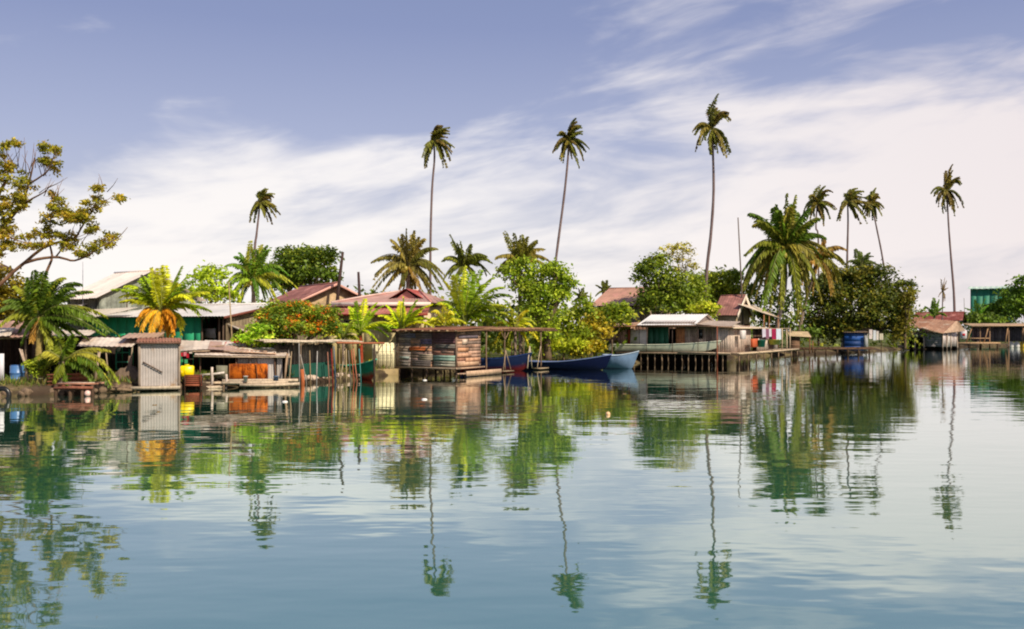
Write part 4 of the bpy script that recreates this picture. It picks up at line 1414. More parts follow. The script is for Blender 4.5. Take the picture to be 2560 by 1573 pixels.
# ---- 8. boats
def boat(name, label, a, b, beam_, dep, sheer_b, sheer_s, col, bottom, rimc, inner, transom=True, seats=3, z_keel=-.15, z_split=.35):
    """hull lofted from stern a to bow b (world xy)"""
    a, b = Vector((a[0], a[1], 0)), Vector((b[0], b[1], 0))
    L = (b - a).length
    rot = math.atan2(b.y - a.y, b.x - a.x)
    r = thing(name, a, label, 'boat', None, rot)
    n = 18
    def station(t, inset, lift=0.0):
        w = beam_ / 2 * (min(1, .62 + 1.4 * t) if transom else max(.03, math.sin(PI * min(.5, t * 1.2 + .02)))) * (1 - max(0, (t - .45) / .55) ** 2.1)
        w = max(.012, w - inset)
        zt = dep + sheer_b * max(0, (t - .35) / .65) ** 2 + sheer_s * max(0, (.35 - t) / .35) ** 2
        zb = z_keel + .28 * max(0, (t - .82) / .18) ** 2 + lift
        x = t * L
        pts = []
        for s in (-1, -.98, -.86, -.6, -.25, 0, .25, .6, .86, .98, 1):
            q = abs(s)
            yy = s * w * (.55 + .45 * q) if q > .5 else s * w * .8
            f = 0 if q == 0 else (.06 if q == .25 else .22 if q == .6 else .5 if q == .86 else .8 if q == .98 else 1)
            xx = x + (f - .3) * .35 * max(0, (t - .7) / .3)
            pts.append(Vector((xx, yy, zb + (zt - zb) * f)))
        return pts
    mb = MB()
    rings = [station(i / n, 0) for i in range(n + 1)]
    tint = [bottom if p.z < z_split * (1 + .3 * p.x / L) else col for q in rings for p in q]
    mb.loft(rings, tint, caps=False, closed=False)
    if transom:
        mb.add(rings[0], [tuple(range(len(rings[0])))], col)
    mb.build('hull', M['hull'], r, True)
    mb = MB()
    mb.loft([station(i / n, .05, .08) for i in range(n + 1)], inner, False, False)
    mb.build('inner_hull', M['hull'], r, True)
    mb = MB()
    for s in (0, -1):
        mb.tube([rings[i][s] + Z3 * .01 for i in range(n + 1)], .035, 6, rimc)
    if transom:
        mb.tube([rings[0][0], rings[0][-1]], .035, 6, rimc)
    mb.build('gunwale', M['hull'], r)
    for k in range(seats):
        t = .2 + .55 * k / max(1, seats - 1)
        q = station(t, .04)
        mb = MB()
        mb.box(q[0].x - .12, q[0].x + .12, q[1].y, q[-2].y, q[0].z - .2, q[0].z - .15, mul(rimc, .9))
        mb.build('thwart', M['wood'], r)
    return r
def W2(px, D):
    return ((px - CXP) * D / FPX, D)
boat('moored_boat', 'dark blue boat with red lower bow under the shelter beside the hut', W2(1150, 57.5), W2(1321, 58.2), 1.2, .72, .36, .0, S('0a1a3c'), S('561418'), S('162a54'), S('142040'), True, 2, -.1, .2)
boat('long_canoe', 'long dark blue canoe with pale gunwale and pointed bow in front of the green bank', W2(1285, 62.2), W2(1520, 59.0), 1.0, .44, .52, .1, S('0a163a'), S('09132e'), S('7080ac'), S('686f88'), True, 4, -.12, .1)
boat('skiff', 'pale blue grey skiff with high side at the left end of the stilt house', W2(1508, 61.5), W2(1588, 61.0), 1.35, .84, .28, .05, S('7088a6'), S('64809c'), S('aab8c6'), S('8a98a4'), True, 1, -.1, .02)
boat('green_boat', 'green boat bow with red bottom poking out at the right end of the fish pen', W2(862, 50.4), W2(936, 47.2), .9, .62, .4, .0, S('1f8a6e'), S('a8402f'), S('4fae92'), S('3a6a5c'), True, 1, -.1, .22)

# ---- 9. long stilt house on the right
def stilt_house():
    F = Frame.at(1820, 69.0)
    r = F.thing('stilt_house', 'long weathered plank house on stilts over the water with bright white tin roof', 'house')
    lx, ly, z = F.lx, F.ly, F.z
    xl = lx(1508)
    wd = 6.3
    zd = .86
    ze = 2.78
    mb = MB()
    f = lambda a, b, pal, top=ze: mb.planks((lx(a, .7), .7, zd), X3, -Y3, lx(b, .7) - lx(a, .7), top - zd, pal, .18)
    f(1510, 1576, WG(1.55, [S('8a7068'), S('987f74'), S('75605a')]))
    mb.build('end_wall', M['plank'], r)
    mb = MB()
    f(1690, 1712, WG(1.5, [S('a87250'), S('b87f5a')]))
    f(1712, 1790, WG(1.55, [S('9c8a80'), S('a8978c'), S('8a7a72'), S('b09f94')]))
    mb.build('front_wall', M['plank'], r)
    mb = MB()
    mb.planks((lx(1790), 0, zd - .1), X3, -Y3, -lx(1790), ze - zd, WG(1.5, [S('a89a92'), S('b8aaa0'), S('9c908a')]), .17)
    mb.planks((lx(1790), 0, zd), Y3, -X3, .7, ze - zd, GREY, .17)
    mb.build('projecting_wall', M['plank'], r)
    mb = MB()
    mb.planks((0.02, 0.02, zd - .05), Y3, X3, ly(1876), ze - zd, [S('c2ab9c'), S('cfb9aa'), S('b59f90'), S('d3bfb0')], .2)
    mb.build('side_wall', M['plank'], r)
    mb = MB()
    mb.planks((xl, 6.2, zd), X3, Y3, -xl, ze - zd, BROWN, .3)
    mb.planks((xl, .7, zd), Y3, -X3, 5.5, ze - zd, BROWN, .3)
    mb.box(xl, 0, 1.2, 6, zd - .03, zd + .02, S('2a221e'))
    mb.build('back_wall', M['plank'], r)
    mb = MB()
    mb.box(lx(1577, .66), lx(1618, .66), .6, .66, F.z(868, lx(1600), .6), F.z(824, lx(1600), .6), S('f4ece6'))
    xm = lx(1599, .66)
    mb.box(xm - .025, xm + .025, .585, .6, F.z(868, lx(1600), .6), F.z(824, lx(1600), .6), S('7a6f68'))
    mb.build('white_panel', M['paint'], r)
    mb = MB()
    mb.box(lx(1570, .66), lx(1576.5, .66), .6, .66, zd, ze - .1, S('8f4a34'))
    mb.build('door_post', M['wood'], r)
    mb = MB()
    mb.planks((lx(1619, .62), .62, zd), X3, -Y3, lx(1672, .62) - lx(1619, .62), ze - zd - .05, [S('28604a'), S('2c6850'), S('235642')], .4, gap=.004)
    tag(mb.build('green_panel', M['paint'], r), 'dark green painted panel')
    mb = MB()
    mb.box(lx(1673, .75), lx(1690, .75), .75, .8, zd, ze - .2, BLACK)  # black panel painted as the unlit room behind the opening
    mb.build('doorway_shade_panel', M['dark'], r)
    window(r, lx(1744, .66), lx(1758, .66), .66, F.z(847, lx(1750), .66), F.z(823, lx(1750), .66), S('6a5d56'), bars=0)
    # roofs
    mb = MB()
    a0, a1 = lx(1592, -.5), lx(1738, -.5)
    zb = F.z(812.5, lx(1660), -.5)
    zt = F.z(786, lx(1700), 2.6)
    mb.sheet((a0, -.5, zb), (a1, -.5, zb), (a1, 2.6, zt), (a0, 2.6, zt), S('ece6e2'), .2, .025, vary=.05)
    mb.sheet((a0, 5.7, zb), (a1, 5.7, zb), (a1, 2.6, zt + .004), (a0, 2.6, zt + .004), S('ece6e2'), .2, .025, vary=.05)
    mb.build('roof', mk('white_zinc', .45, .4, 2, .08, rust=S('c4b4a6'), rust_lo=.62, rust_hi=.8, rust_scale=.8), r)
    mb = MB()
    pent(mb, a0 + .2, a1 - .2, -.2, 5.4, ze - .1, zb + .1, zt - .06, S('7d6e68'))
    mb.build('gable_wall', M['plank'], r)
    mb = MB()
    c0 = lx(1500, -.35)
    mb.sheet((c0, -.4, F.z(823, c0, -.4)), (a0 + .1, -.4, zb - .03), (a0 + .1, 2.4, zb + .3), (c0 + .2, 2.4, zb + .12), S('b08a72'), .2, .03)
    mb.build('lower_roof', M['rusty'], r)
    mb = MB()
    c1 = lx(1792, -.35)
    mb.sheet((a1 - .05, -.4, zb - .04), (.3, -.4, zb - .12), (.3, 2.6, zb + .25), (a1 - .05, 2.6, zb + .35), S('a8968a'), .2, .03)
    mb.build('lower_roof', M['rusty'], r)
    yr = ly(1905)
    mb = MB()
    mb.sheet((.5, -.4, zb - .2), (.5, yr, zb - .2), (-2.6, yr, zb + .1), (-2.6, -.4, zb + .1), S('cdb9a2'), .2, .025)
    mb.bar((.5, -.4, zb - .24), (.5, yr, zb - .24), .05, S('d8c2a4'))
    mb.build('side_roof', M['metal'], r)
    mb = MB()
    mb.bar((c0, -.38, zb - .2), (a0, -.45, zb - .06), .05, S('94684e'))
    mb.bar((a0, -.5, zb - .06), (a1, -.5, zb - .06), .045, S('7a5a46'))
    mb.bar((a1, -.45, zb - .1), (.4, -.4, zb - .18), .05, S('8a6c56'))
    mb.build('eave_beam', M['wood'], r)
    # deck
    mb = MB()
    ye = ly(1976)
    for k in range(int((1.0) / .2)):
        mb.obox((lx(1545), -.35 + k * .2, zd - .07), (.2 - lx(1545), 0, 0), (0, .18, 0), (0, 0, .05), mul(S('8a7766'), R.uniform(.75, 1.15)))
    mb.bar((lx(1545), -.4, zd - .12), (.3, -.4, zd - .12), .06, S('a08870'))
    mb.bar((lx(1700), -.45, zd - .02), (.3, -.45, zd - .05), .05, S('bda58c'))
    mb.build('front_deck', M['wood'], r)
    mb = MB()
    for k in range(8):
        mb.obox((-.9 + k * .2, .3, zd - .09), (.18, 0, 0), (0, ye - .3, 0), (0, 0, .05), mul(S('b09a84'), R.uniform(.75, 1.15)))
    mb.bar((.75, .2, zd - .1), (.75, ye, zd - .1), .06, S('c9b296'))
    mb.build('side_deck', M['wood'], r)
    st = []
    for px in list(range(1585, 1815, 17)):
        x = lx(px, -.35)
        st.append(((x + R.uniform(-.08, .08), -.3, -.6), (x, -.3, zd - .1)))
    for k in range(9):
        y = .6 + k * (ye - .8) / 8
        st.append(((.65, y, -.6), (.65, y, zd - .1)))
    for k in range(5):
        st.append(((-1.5 - k * 1.6, 2.5, -.6), (-1.5 - k * 1.6, 2.5, zd)))
    posts(r, st, .05, S('9a8068'), 'stilt')
    posts(r, [((lx(1793, -.5), -.5, -.6), (lx(1793, -.5), -.5, zb - .1))], .05, S('96543e'), 'veranda_post')
    posts(r, [((lx(p, -.4), -.4, zd - .1), (lx(p, -.4), -.4, zb - .1)) for p in (1616, 1681, 1745)], .022, S('5a4a44'), 'veranda_post')
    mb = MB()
    mb.planks((xl + .4, .5, -.1), X3, -Y3, -xl - .6, zd, [S('1a1512'), S('241c18')], .4)  # near-black sheet added in place of the shade beneath the floor
    mb.build('underfloor_shade_sheet', M['dark'], r)
    # side deck fittings: low wall and laundry frame
    mb = MB()
    y0, y1 = ly(1878), ly(1908)
    mb.planks((.45, y0, zd), Y3, X3, y1 - y0, .95, [S('cdb8a8'), S('bfa898'), S('d6c4b6')], .25)
    mb.planks((0, y0 + .5, zd), Y3, X3, y1 - y0 + 3, 1.8, DARKW, .3)
    mb.build('side_screen', M['plank'], r)
    mb = MB()
    for py_, a, b in ((ly(1955, .7), 1, .0), (ly(1967, .7), .7, .35), (ly(1975, .7), 1.0, .0)):
        mb.bar((.7, py_, zd - .1), (.7 - b * .3, py_ + b, F.z(822, .7, py_)), .05, S('cdb498'))
    py_ = ly(1955, .7)
    mb.bar((.7, ly(1905, .7), F.z(822, .7, ly(1905, .7))), (.7, ly(1977, .7), F.z(821, .7, ly(1977, .7))), .03, S('b8a084'))
    mb.build('laundry_frame', M['wood'], r)
    return F, r, zd
SF, SR, SZD = stilt_house()

def stilt_things():
    F = SF
    ly, z = F.ly, F.z
    zl = 2.55
    items = [(1905, 8, 22, 'c9c2d2', 'lilac white cloth first from the left on the stilt house line'), (1913, 8, 25, '8a5a72', 'mauve cloth second on the stilt house laundry line'), (1921, 7, 20, 'd8d0dc', 'pale cloth between the mauve and the crimson cloth'),
             (1929, 10, 27, 'a02850', 'crimson towel hanging on the stilt house laundry line'), (1940, 12, 28, 'd3dcea', 'pale blue white sheet at the right of the laundry line')]
    for px, w, h, c, lab in items:
        y0, y1 = ly(px, .7), ly(px + w, .7)
        mb = MB()
        zt = F.z(822, .7, y0)
        D = F.w(.7, y0).y
        hh = h * D / FPX
        mb.sheet((.74, y0, zt - hh), (.74, y1, zt - hh * R.uniform(.9, 1.05)), (.72, y1, zt), (.72, y0, zt), S(c), .25, .05, .006)
        r = thing('hanging_cloth', F.w(.7, y0, 0), lab, 'laundry', 'laundry on the stilt house line', F.rot)
        o = mb.build('cloth', M['cloth'], r)
        o.location = (-.7, -y0, 0)
    def put(name, lab, cat, px, py0, py1, w, x, c, mat, fn=None):
        y = ly(px, x)
        r = thing(name, F.w(x, y, SZD - .05), lab, cat, None, F.rot)
        mb = MB()
        D = F.w(x, y).y
        h = (py1 - py0) * D / FPX
        zb = F.z(py1, x, y) - SZD + .05
        fn(mb, w, h, zb, S(c))
        mb.build('body', M[mat], r)
    def tub(mb, w, h, zb, c):
        mb.loft([[Vector((w / 2 * k * math.cos(u), w / 2 * k * math.sin(u), zz)) for u in [q * PI / 7 for q in range(14)]] for k, zz in ((.75, zb), (1, zb + h), (1.06, zb + h), (1.06, zb + h - .04 + .06), (.92, zb + h + .02), (.7, zb + .06))], c)
    def slab(mb, w, h, zb, c):
        mb.bbox(-.12, .12, -w / 2, w / 2, zb, zb + h, .03, c)
    put('orange_board', 'orange painted board standing beside the pale screen of the stilt house', 'board', 1886, 847, 868, 1.5, .62, 'c05a34', 'paint', slab)
    put('green_tub', 'teal tub under the laundry on the stilt house deck', 'tub', 1904, 851, 868, .62, 1.0, '1f8a72', 'plastic', tub)
    put('yellow_basin', 'yellow green basin below the crimson towel', 'tub', 1937, 850, 862, 1.05, .95, 'b9b84a', 'plastic', tub)
    put('white_sack', 'stuffed white sack against the sunlit wall of the stilt house', 'sack', 1857, 826, 848, .9, .55, 'e6dcd8', 'cloth', slab)
    # long pale canoe hull stored on the front deck
    a = F.w(F.lx(1522, -.15), -.15)
    b = F.w(F.lx(1794, -.15), -.15)
    r = boat('stored_canoe', 'long pale grey green canoe stored on the stilt house front deck', (a.x, a.y), (b.x, b.y), .34, .5, .32, 0, S('cfd2b8'), S('b8bca0'), S('dcdec8'), S('9a9d88'), True, 2, 0, .1)
    r.location.z = SZD
stilt_things()

# ---- 10. buildings behind on the right
F_, r_, x_, z_, zz_ = house_back('house with patchy rust red tin roof half hidden behind trees right of centre', 0, 84, 1474, 1602, 765, 720, 8, .5, 'redroof', S('b88a74'), [S('8a7a66'), S('7d6e5c')], ovx=.5)
def gabled_shed():
    F = Frame.at(1838, 88)
    r = F.thing('gabled_house', 'house with red and white streaked gable roof behind the stilt house', 'house')
    lx, ly, z = F.lx, F.ly, F.z
    wd = 5.2
    x0 = lx(1790)
    ze, zr = z(784, 0, 0), z(740, 0, wd / 2)
    mb = MB()
    pent(mb, x0, 0, 0, wd, GZ - .3, ze, zr, S('a8967c'))
    mb.build('wall', M['plank'], r)
    gable_roof(r, x0, 0, 0, wd, ze, zr, .3, M['redroof'], S('8c6056'), .25, .03, .3)
    barge(r, .3, 0, wd, ze, zr, .3, S('e6d6c2'), .5)
    mb = MB()
    yb = ly(1890, .3)
    mb.sheet((2.6, .3, ze - .0), (2.6, yb, ze - .35), (.1, yb - .2, z(760, 0, yb) - .1), (.1, .4, z(760, 0, .4)), S('c9b8a4'), .25, .03)
    mb.build('porch_roof', M['metal'], r)
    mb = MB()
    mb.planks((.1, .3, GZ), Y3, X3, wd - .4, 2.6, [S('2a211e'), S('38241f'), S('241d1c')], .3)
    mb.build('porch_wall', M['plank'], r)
    posts(r, [((2.5, y, GZ - .1), (2.5, y, ze - .1)) for y in (.5, 2.5, yb - .3)], .06, S('9a6a4a'), 'post')
gabled_shed()

def small_hut():
    F, r = local('small_hut', 'tiny brown hut with tan roof in the shade below the big coconut palm', 'hut', 1975, 92, -.2)
    lx, z = F.lx, F.z
    mb = MB()
    mb.planks((0, 0, .7), X3, -Y3, lx(2000), z(842) - .7, [S('7d5f4c'), S('6a5040'), S('8a6a54')], .2, False)
    mb.planks((lx(2000), 0, .7), Y3, X3, 2, z(842) - .7, [S('6a5040'), S('5a4436')], .2, False)
    mb.planks((0, 0, .7), Y3, -X3, 2, z(842) - .7, [S('6a5040'), S('5a4436')], .2, False)
    mb.planks((0, 2, .7), X3, Y3, lx(2000), z(842) - .7, [S('6a5040'), S('5a4436')], .2, False)
    mb.build('wall', M['plank'], r)
    mb = MB()
    mb.sheet((-.1, -.3, z(840)), (lx(2028), -.3, z(843)), (lx(2026), 2.2, z(829)), (-.1, 2.2, z(828)), S('cbb28e'), .2, .03)
    mb.build('roof', M['metal'], r)
    posts(r, [((lx(2024), 0, .2), (lx(2024), 0, z(843))), ((lx(2032), .0, .3), (lx(2032), 0, z(852)))], .07, S('8a6248'), 'post')
small_hut()
def jetty():
    F, r = local('jetty', 'low dark jetty on short piles in front of the dark mangrove', 'jetty', 1978, 93.5, .28)
    lx, z = F.lx, F.z
    x1 = lx(2185)
    zt = z(872)
    mb = MB()
    k = 0
    x = 0
    while x < x1:
        w = R.uniform(.18, .26)
        mb.obox((x, R.uniform(-.08, .08), zt + R.uniform(-.03, .05)), (w * .95, 0, 0), (0, 1.3, 0), (0, 0, .07), mul(S('6f5644'), R.uniform(.7, 1.3)))
        x += w
    mb.bar((0, 0, zt - .06), (x1, 0, zt - .06), .08, S('5a4436'))
    mb.build('deck', M['wood'], r)
    posts(r, [((lx(p), .05, -.6), (lx(p), .05, zt)) for p in range(1985, 2180, 27)], .09, S('5f4a3a'), 'pile')
jetty()
def blue_shed():
    F, r = local('blue_shed', 'low shed with deep blue front wall under the dark mangrove', 'shed', 2112, 101.5, -.15)
    lx, z = F.lx, F.z
    mb = MB()
    mb.planks((0, 0, .35), X3, -Y3, lx(2160), z(833) - .35, [S('173f7c'), S('153a72'), S('1a4484')], .45, False, gap=.02)
    mb.build('wall', M['paint'], r)
    mb = MB()
    mb.box(lx(2160), lx(2170), -.02, .1, .3, z(834), S('9a9a9c'))
    mb.build('pale_post', M['paint'], r)
    mb = MB()
    mb.box(0, lx(2168), .06, 2.2, .3, z(832), S('2a3a58'))
    mb.sheet((-.2, -.25, z(832) + .03), (lx(2172), -.25, z(832) + .03), (lx(2172), 2.4, z(829) + .15), (-.2, 2.4, z(829) + .15), S('8a7a70'), .25, .03)
    mb.build('roof', M['metal'], r)
    posts(r, [((lx(2118), .1, -.5), (lx(2118), .1, .4)), ((lx(2150), .1, -.5), (lx(2150), .1, .4))], .09, S('4a3c30'), 'stilt')
blue_shed()
def white_wash():
    for i, (px, py, w, h, c, lab) in enumerate(((2173, 824, 8, 24, 'e8d8d4', 'white garment at the left on the line beside the blue shed'), (2183, 826, 7, 25, 'dfe2e8', 'white garment in the middle on the line beside the blue shed'), (2191, 828, 6, 22, 'e0d4cc', 'cream garment third on the line beside the blue shed'), (2199, 834, 9, 16, 'd8cdb8', 'short cream garment at the right on the line beside the blue shed'))):
        F, r = local('hanging_cloth', lab, 'laundry', px, 100.5 + i * .3, 0, 'washing beside the blue shed')
        mb = MB()
        mb.sheet((0, 0, F.z(py + h)), (F.lx(px + w), 0, F.z(py + h)), (F.lx(px + w), 0, F.z(py)), (0, 0, F.z(py)), S(c), .2, .04, .006)
        mb.build('cloth', M['cloth'], r)
    F, r = local('clothes_line', 'thin line between two stakes carrying white washing by the mangrove', 'clothes line', 2168, 101)
    posts(r, [((F.lx(2169), .3, -.2), (F.lx(2169), 0.1, F.z(822))), ((F.lx(2211), .9, -.2), (F.lx(2211), .9, F.z(832)))], .05, S('5a4838'), 'stake')
    beam(r, (F.lx(2169), .05, F.z(824)), (F.lx(2211), .9, F.z(834)), .02, S('5a4838'), 'line')
white_wash()

def right_hut():
    F = Frame.at(2358, 122, -.75)
    r = F.thing('tin_roof_hut', 'grey hut over the water with broad sagging rusty brown roof right of the mangrove', 'hut')
    lx, ly, z = F.lx, F.ly, F.z
    xl = lx(2252)
    xg = lx(2310)
    ze = z(832)
    yr = ly(2392)
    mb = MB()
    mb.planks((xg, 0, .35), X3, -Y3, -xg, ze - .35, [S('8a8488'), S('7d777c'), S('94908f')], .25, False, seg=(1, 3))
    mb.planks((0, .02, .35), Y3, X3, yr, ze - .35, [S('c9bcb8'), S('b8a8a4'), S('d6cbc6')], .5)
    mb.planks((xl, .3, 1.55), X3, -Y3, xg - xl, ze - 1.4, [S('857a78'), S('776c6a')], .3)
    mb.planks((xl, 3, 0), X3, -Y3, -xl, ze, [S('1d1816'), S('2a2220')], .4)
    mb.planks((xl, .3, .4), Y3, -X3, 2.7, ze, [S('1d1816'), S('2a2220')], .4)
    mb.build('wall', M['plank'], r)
    posts(r, [((x, -.05, -.6), (x, -.05, ze)) for x in (lx(2288), lx(2310), -.05, xl + .1)] + [((.05, y, -.6), (.05, y, ze)) for y in (1.2, 2.6, yr)], .1, S('b5a090'), 'post')
    mb = MB()
    zt = z(797, 0, 3)
    mb.sheet((xl - .6, -.8, z(813, xl, 0)), (xg + .2, -.8, z(820, xg, 0)), (xg + .2, 3, zt - .05), (xl - .2, 3, zt), S('9a6e56'), .3, .04, sag=.08)
    mb.sheet((xg + .2, -.8, z(820, xg, 0)), (.3, -.8, z(833)), (.6, 3, zt - .3), (xg + .2, 3, zt - .05), S('a07862'), .3, .04, sag=.08)
    mb.sheet((.3, -.8, z(833)), (.9, yr + .6, z(828, .9, yr)), (.8, 3.2, zt - .3), (.6, 3, zt - .3), S('b89a84'), .3, .04)
    mb.bar((xl - .6, -.85, z(814, xl, 0)), (xg, -.85, z(821, xg, 0)), .1, S('8a6a54'))
    mb.bar((xg, -.85, z(821, xg, 0)), (.3, -.85, z(834)), .1, S('a8866c'))
    mb.build('roof', M['rusty'], r)
right_hut()
def rust_house_far():
    F, r, x0, z1, zr = house_back('low house with dark red rusted roof behind the grey hut on the right', 0, 136, 2282, 2392, 802, 781, 6, .6, 'redroof', S('7a3a2e'), [S('3a2c28'), S('2e2522')], ovx=.8)
rust_house_far()
def far_pier():
    F, r = local('open_shelter', 'long open shelter over the water at the right edge with slanting struts', 'shelter', 2420, 134, .1)
    lx, z = F.lx, F.z
    x1 = lx(2680)
    zt = z(814)
    mb = MB()
    mb.sheet((lx(2422), -.6, zt), (x1, -.6, zt + .1), (x1, 2.5, zt + .35), (lx(2430), 2.5, zt + .3), S('b89a7e'), .3, .05)
    mb.bar((lx(2422), -.6, zt - .08), (x1, -.6, zt), .12, S('c4a284'))
    mb.build('roof', M['wood'], r)
    mb = MB()
    mb.planks((lx(2452), 2.2, .9), X3, -Y3, x1 - lx(2452), zt - .9, [S('5a5260'), S('4f4854'), S('645c66')], .4)
    mb.build('back_wall', M['plank'], r)
    ps = []
    for a, b in ((2412, 2428), (2456, 2468), (2510, 2517), (2560, 2553), (2620, 2612)):
        ps.append(((lx(a), -.3, z(858)), (lx(b), -.3, zt - .05)))
    posts(r, ps, .1, S('b08a68'), 'strut')
    posts(r, [((lx(p), 0, -.6), (lx(p), 0, zt)) for p in (2450, 2474, 2522, 2556, 2600)], .09, S('9a7c62'), 'post')
    mb = MB()
    mb.box(lx(2390), lx(2495), -.6, 2, z(860), z(856), S('b08f6e'), .02)
    mb.box(lx(2420), lx(2470), -.35, -.25, z(847), z(845), S('b08f6e'), .01)
    mb.build('deck', M['wood'], r)
    posts(r, [((lx(p), -.3, -.6), (lx(p), -.3, z(858))) for p in (2394, 2420, 2450, 2490)], .09, S('5a4636'), 'pile')
    F2, r2 = local('white_bundle', 'white bundle with a red patch hung at the left end of the far shelter', 'bundle', 2402, 133.5)
    mb = MB()
    mb.bbox(0, F2.lx(2417), -.2, .3, F2.z(848), F2.z(824), .15, S('dcd4d6'))
    mb.build('body', M['cloth'], r2)
    mb = MB()
    mb.box(F2.lx(2404), F2.lx(2411), -.23, -.21, F2.z(840), F2.z(834), S('b82a34'))
    mb.build('patch', M['cloth'], r2)
    for px, c, lab in ((2527, 'd8d4d0', 'white float left of two others under the far shelter'), (2542, 'e2dcd8', 'white float beside the yellow one under the far shelter'), (2556, 'e8c21f', 'yellow float at the waterline at the right edge')):
        D = 137
        def f(mb, c=c):
            rr = .42
            mb.loft([[Vector((rr * math.sin(v) * math.cos(u), rr * math.sin(v) * math.sin(u), rr * 1.4 * math.cos(v))) for u in [k * PI / 5 for k in range(10)]] for v in [.05, .6, 1.2, 1.8, 2.4, 3.09]], S(c))
        simple('float_drum', lab, 'float', 'plastic', f, loc=Vector(((px - CXP) * D / FPX, D, .3)), smooth=True, group='floats under the far shelter')
far_pier()
def green_shed():
    F, r = local('green_shed', 'tall sea green shed with pale roof behind trees at the far right', 'shed', 2426, 185, -.46)
    lx, z = F.lx, F.z
    x1, dp = lx(2530), 14
    mb = MB()
    zt = z(722)
    mb.planks((0, 0, GZ), X3, -Y3, x1, zt - GZ, [S('2f7560'), S('327a64'), S('2c6f5a')], 1.2, gap=.0)
    mb.planks((0, 0, GZ), Y3, -X3, dp, zt - GZ, [S('1c7260')], 1.2)
    mb.planks((x1, 0, GZ), Y3, X3, dp, zt - GZ, [S('1f7a68')], 1.2)
    mb.build('wall', M['paint'], r)
    mb = MB()
    mb.sheet((-.5, -.6, zt - .1), (x1 + .5, -.6, zt - .1), (x1 + .5, dp, z(712) + .2), (-.5, dp, z(712) + .2), S('bfd2bf'), 1.0, .12)
    mb.build('roof', M['zinc'], r)
green_shed()
def left_eave_house():
    F, r = local('tall_house', 'tall house at the left edge showing only its dark roof corner under the branches', 'house', 36, 46, .5)
    lx, z = F.lx, F.z
    mb = MB()
    zt = z(668)
    mb.planks((lx(-320), .6, GZ), X3, -Y3, lx(-20) - lx(-320), zt - GZ, [S('5a4438'), S('4f3c32')], .4)
    mb.planks((lx(-20), .6, GZ), Y3, X3, 5, zt - GZ, [S('5a4438'), S('4f3c32')], .4)
    mb.build('wall', M['plank'], r)
    mb = MB()
    mb.sheet((lx(-330), -.2, zt - .12), (lx(38), -.2, zt - .16), (lx(-10), 3.2, zt + .5), (lx(-330), 3.2, zt + .5), S('5a3c34'), .25, .03)
    mb.sheet((lx(38), -.2, zt - .16), (lx(38), 6, zt - .16), (lx(-10), 3.3, zt + .5), (lx(-10), 3.2, zt + .5), S('5a3c34'), .25, .03)
    mb.build('roof', M['rusty'], r)
left_eave_house()
def bank_stones():
    g = random.Random(31)
    src = None
    for i in range(46):
        px = g.uniform(-30, 560)
        D = np.interp(px, [-300, 0, 150, 330, 450, 560], [34.5, 35.6, 36.6, 38.6, 40.0, 41.0]) + g.uniform(-.3, .5)
        if src is None:
            mb = MB()
            q = rng(15)
            mb.loft([[Vector((math.sin(v) * math.cos(u), math.sin(v) * math.sin(u), math.cos(v) * .6)) * .17 * (1 + q.normal() * .13) for u in [k * PI / 4 for k in range(8)]] for v in (.1, .7, 1.3, 1.9, 2.5, 3.0)], S('7a6654'))
            src = mb.build('bank_stone', M['rock'])
            o = src
        else:
            o = src.copy()
            COL.objects.link(o)
        o.location = ((px - CXP) * D / FPX, D, g.uniform(.02, .16))
        o.rotation_euler = (g.uniform(0, 3), g.uniform(0, 3), g.uniform(0, 3))
        s = g.uniform(.6, 1.7)
        o.scale = (s, s * g.uniform(.7, 1.2), s * g.uniform(.6, 1))
        tag(o, 'brown stone along the waterline of the bank on the left', 'rock', 'stones along the left bank')
bank_stones()

def scraps():
    g = random.Random(41)
    src = None
    for i in range(16):
        D = g.uniform(26, 44)
        px = g.uniform(60, 2300)
        if px > 900:
            D = g.uniform(34, 58)
        if src is None:
            mb = MB()
            mb.loft([[Vector((.1 * k * math.cos(u), .045 * k * math.sin(u), zz + .012 * math.cos(2 * u))) for u in [q * PI / 4 for q in range(8)]] for k, zz in ((.8, -.01), (1, .006), (.6, .016))], S('a0845c'))
            src = mb.build('floating_leaf', M['leaf'])
            o = src
        else:
            o = src.copy()
            COL.objects.link(o)
        o.location = ((px - CXP) * D / FPX, D, .004)
        o.rotation_euler = (0, 0, g.uniform(0, 6))
        o.scale = (g.uniform(.6, 1.3),) * 3
        tag(o, 'tiny brown leaf scrap drifting on the open water', 'litter', 'leaf scraps drifting on the water')
scraps()

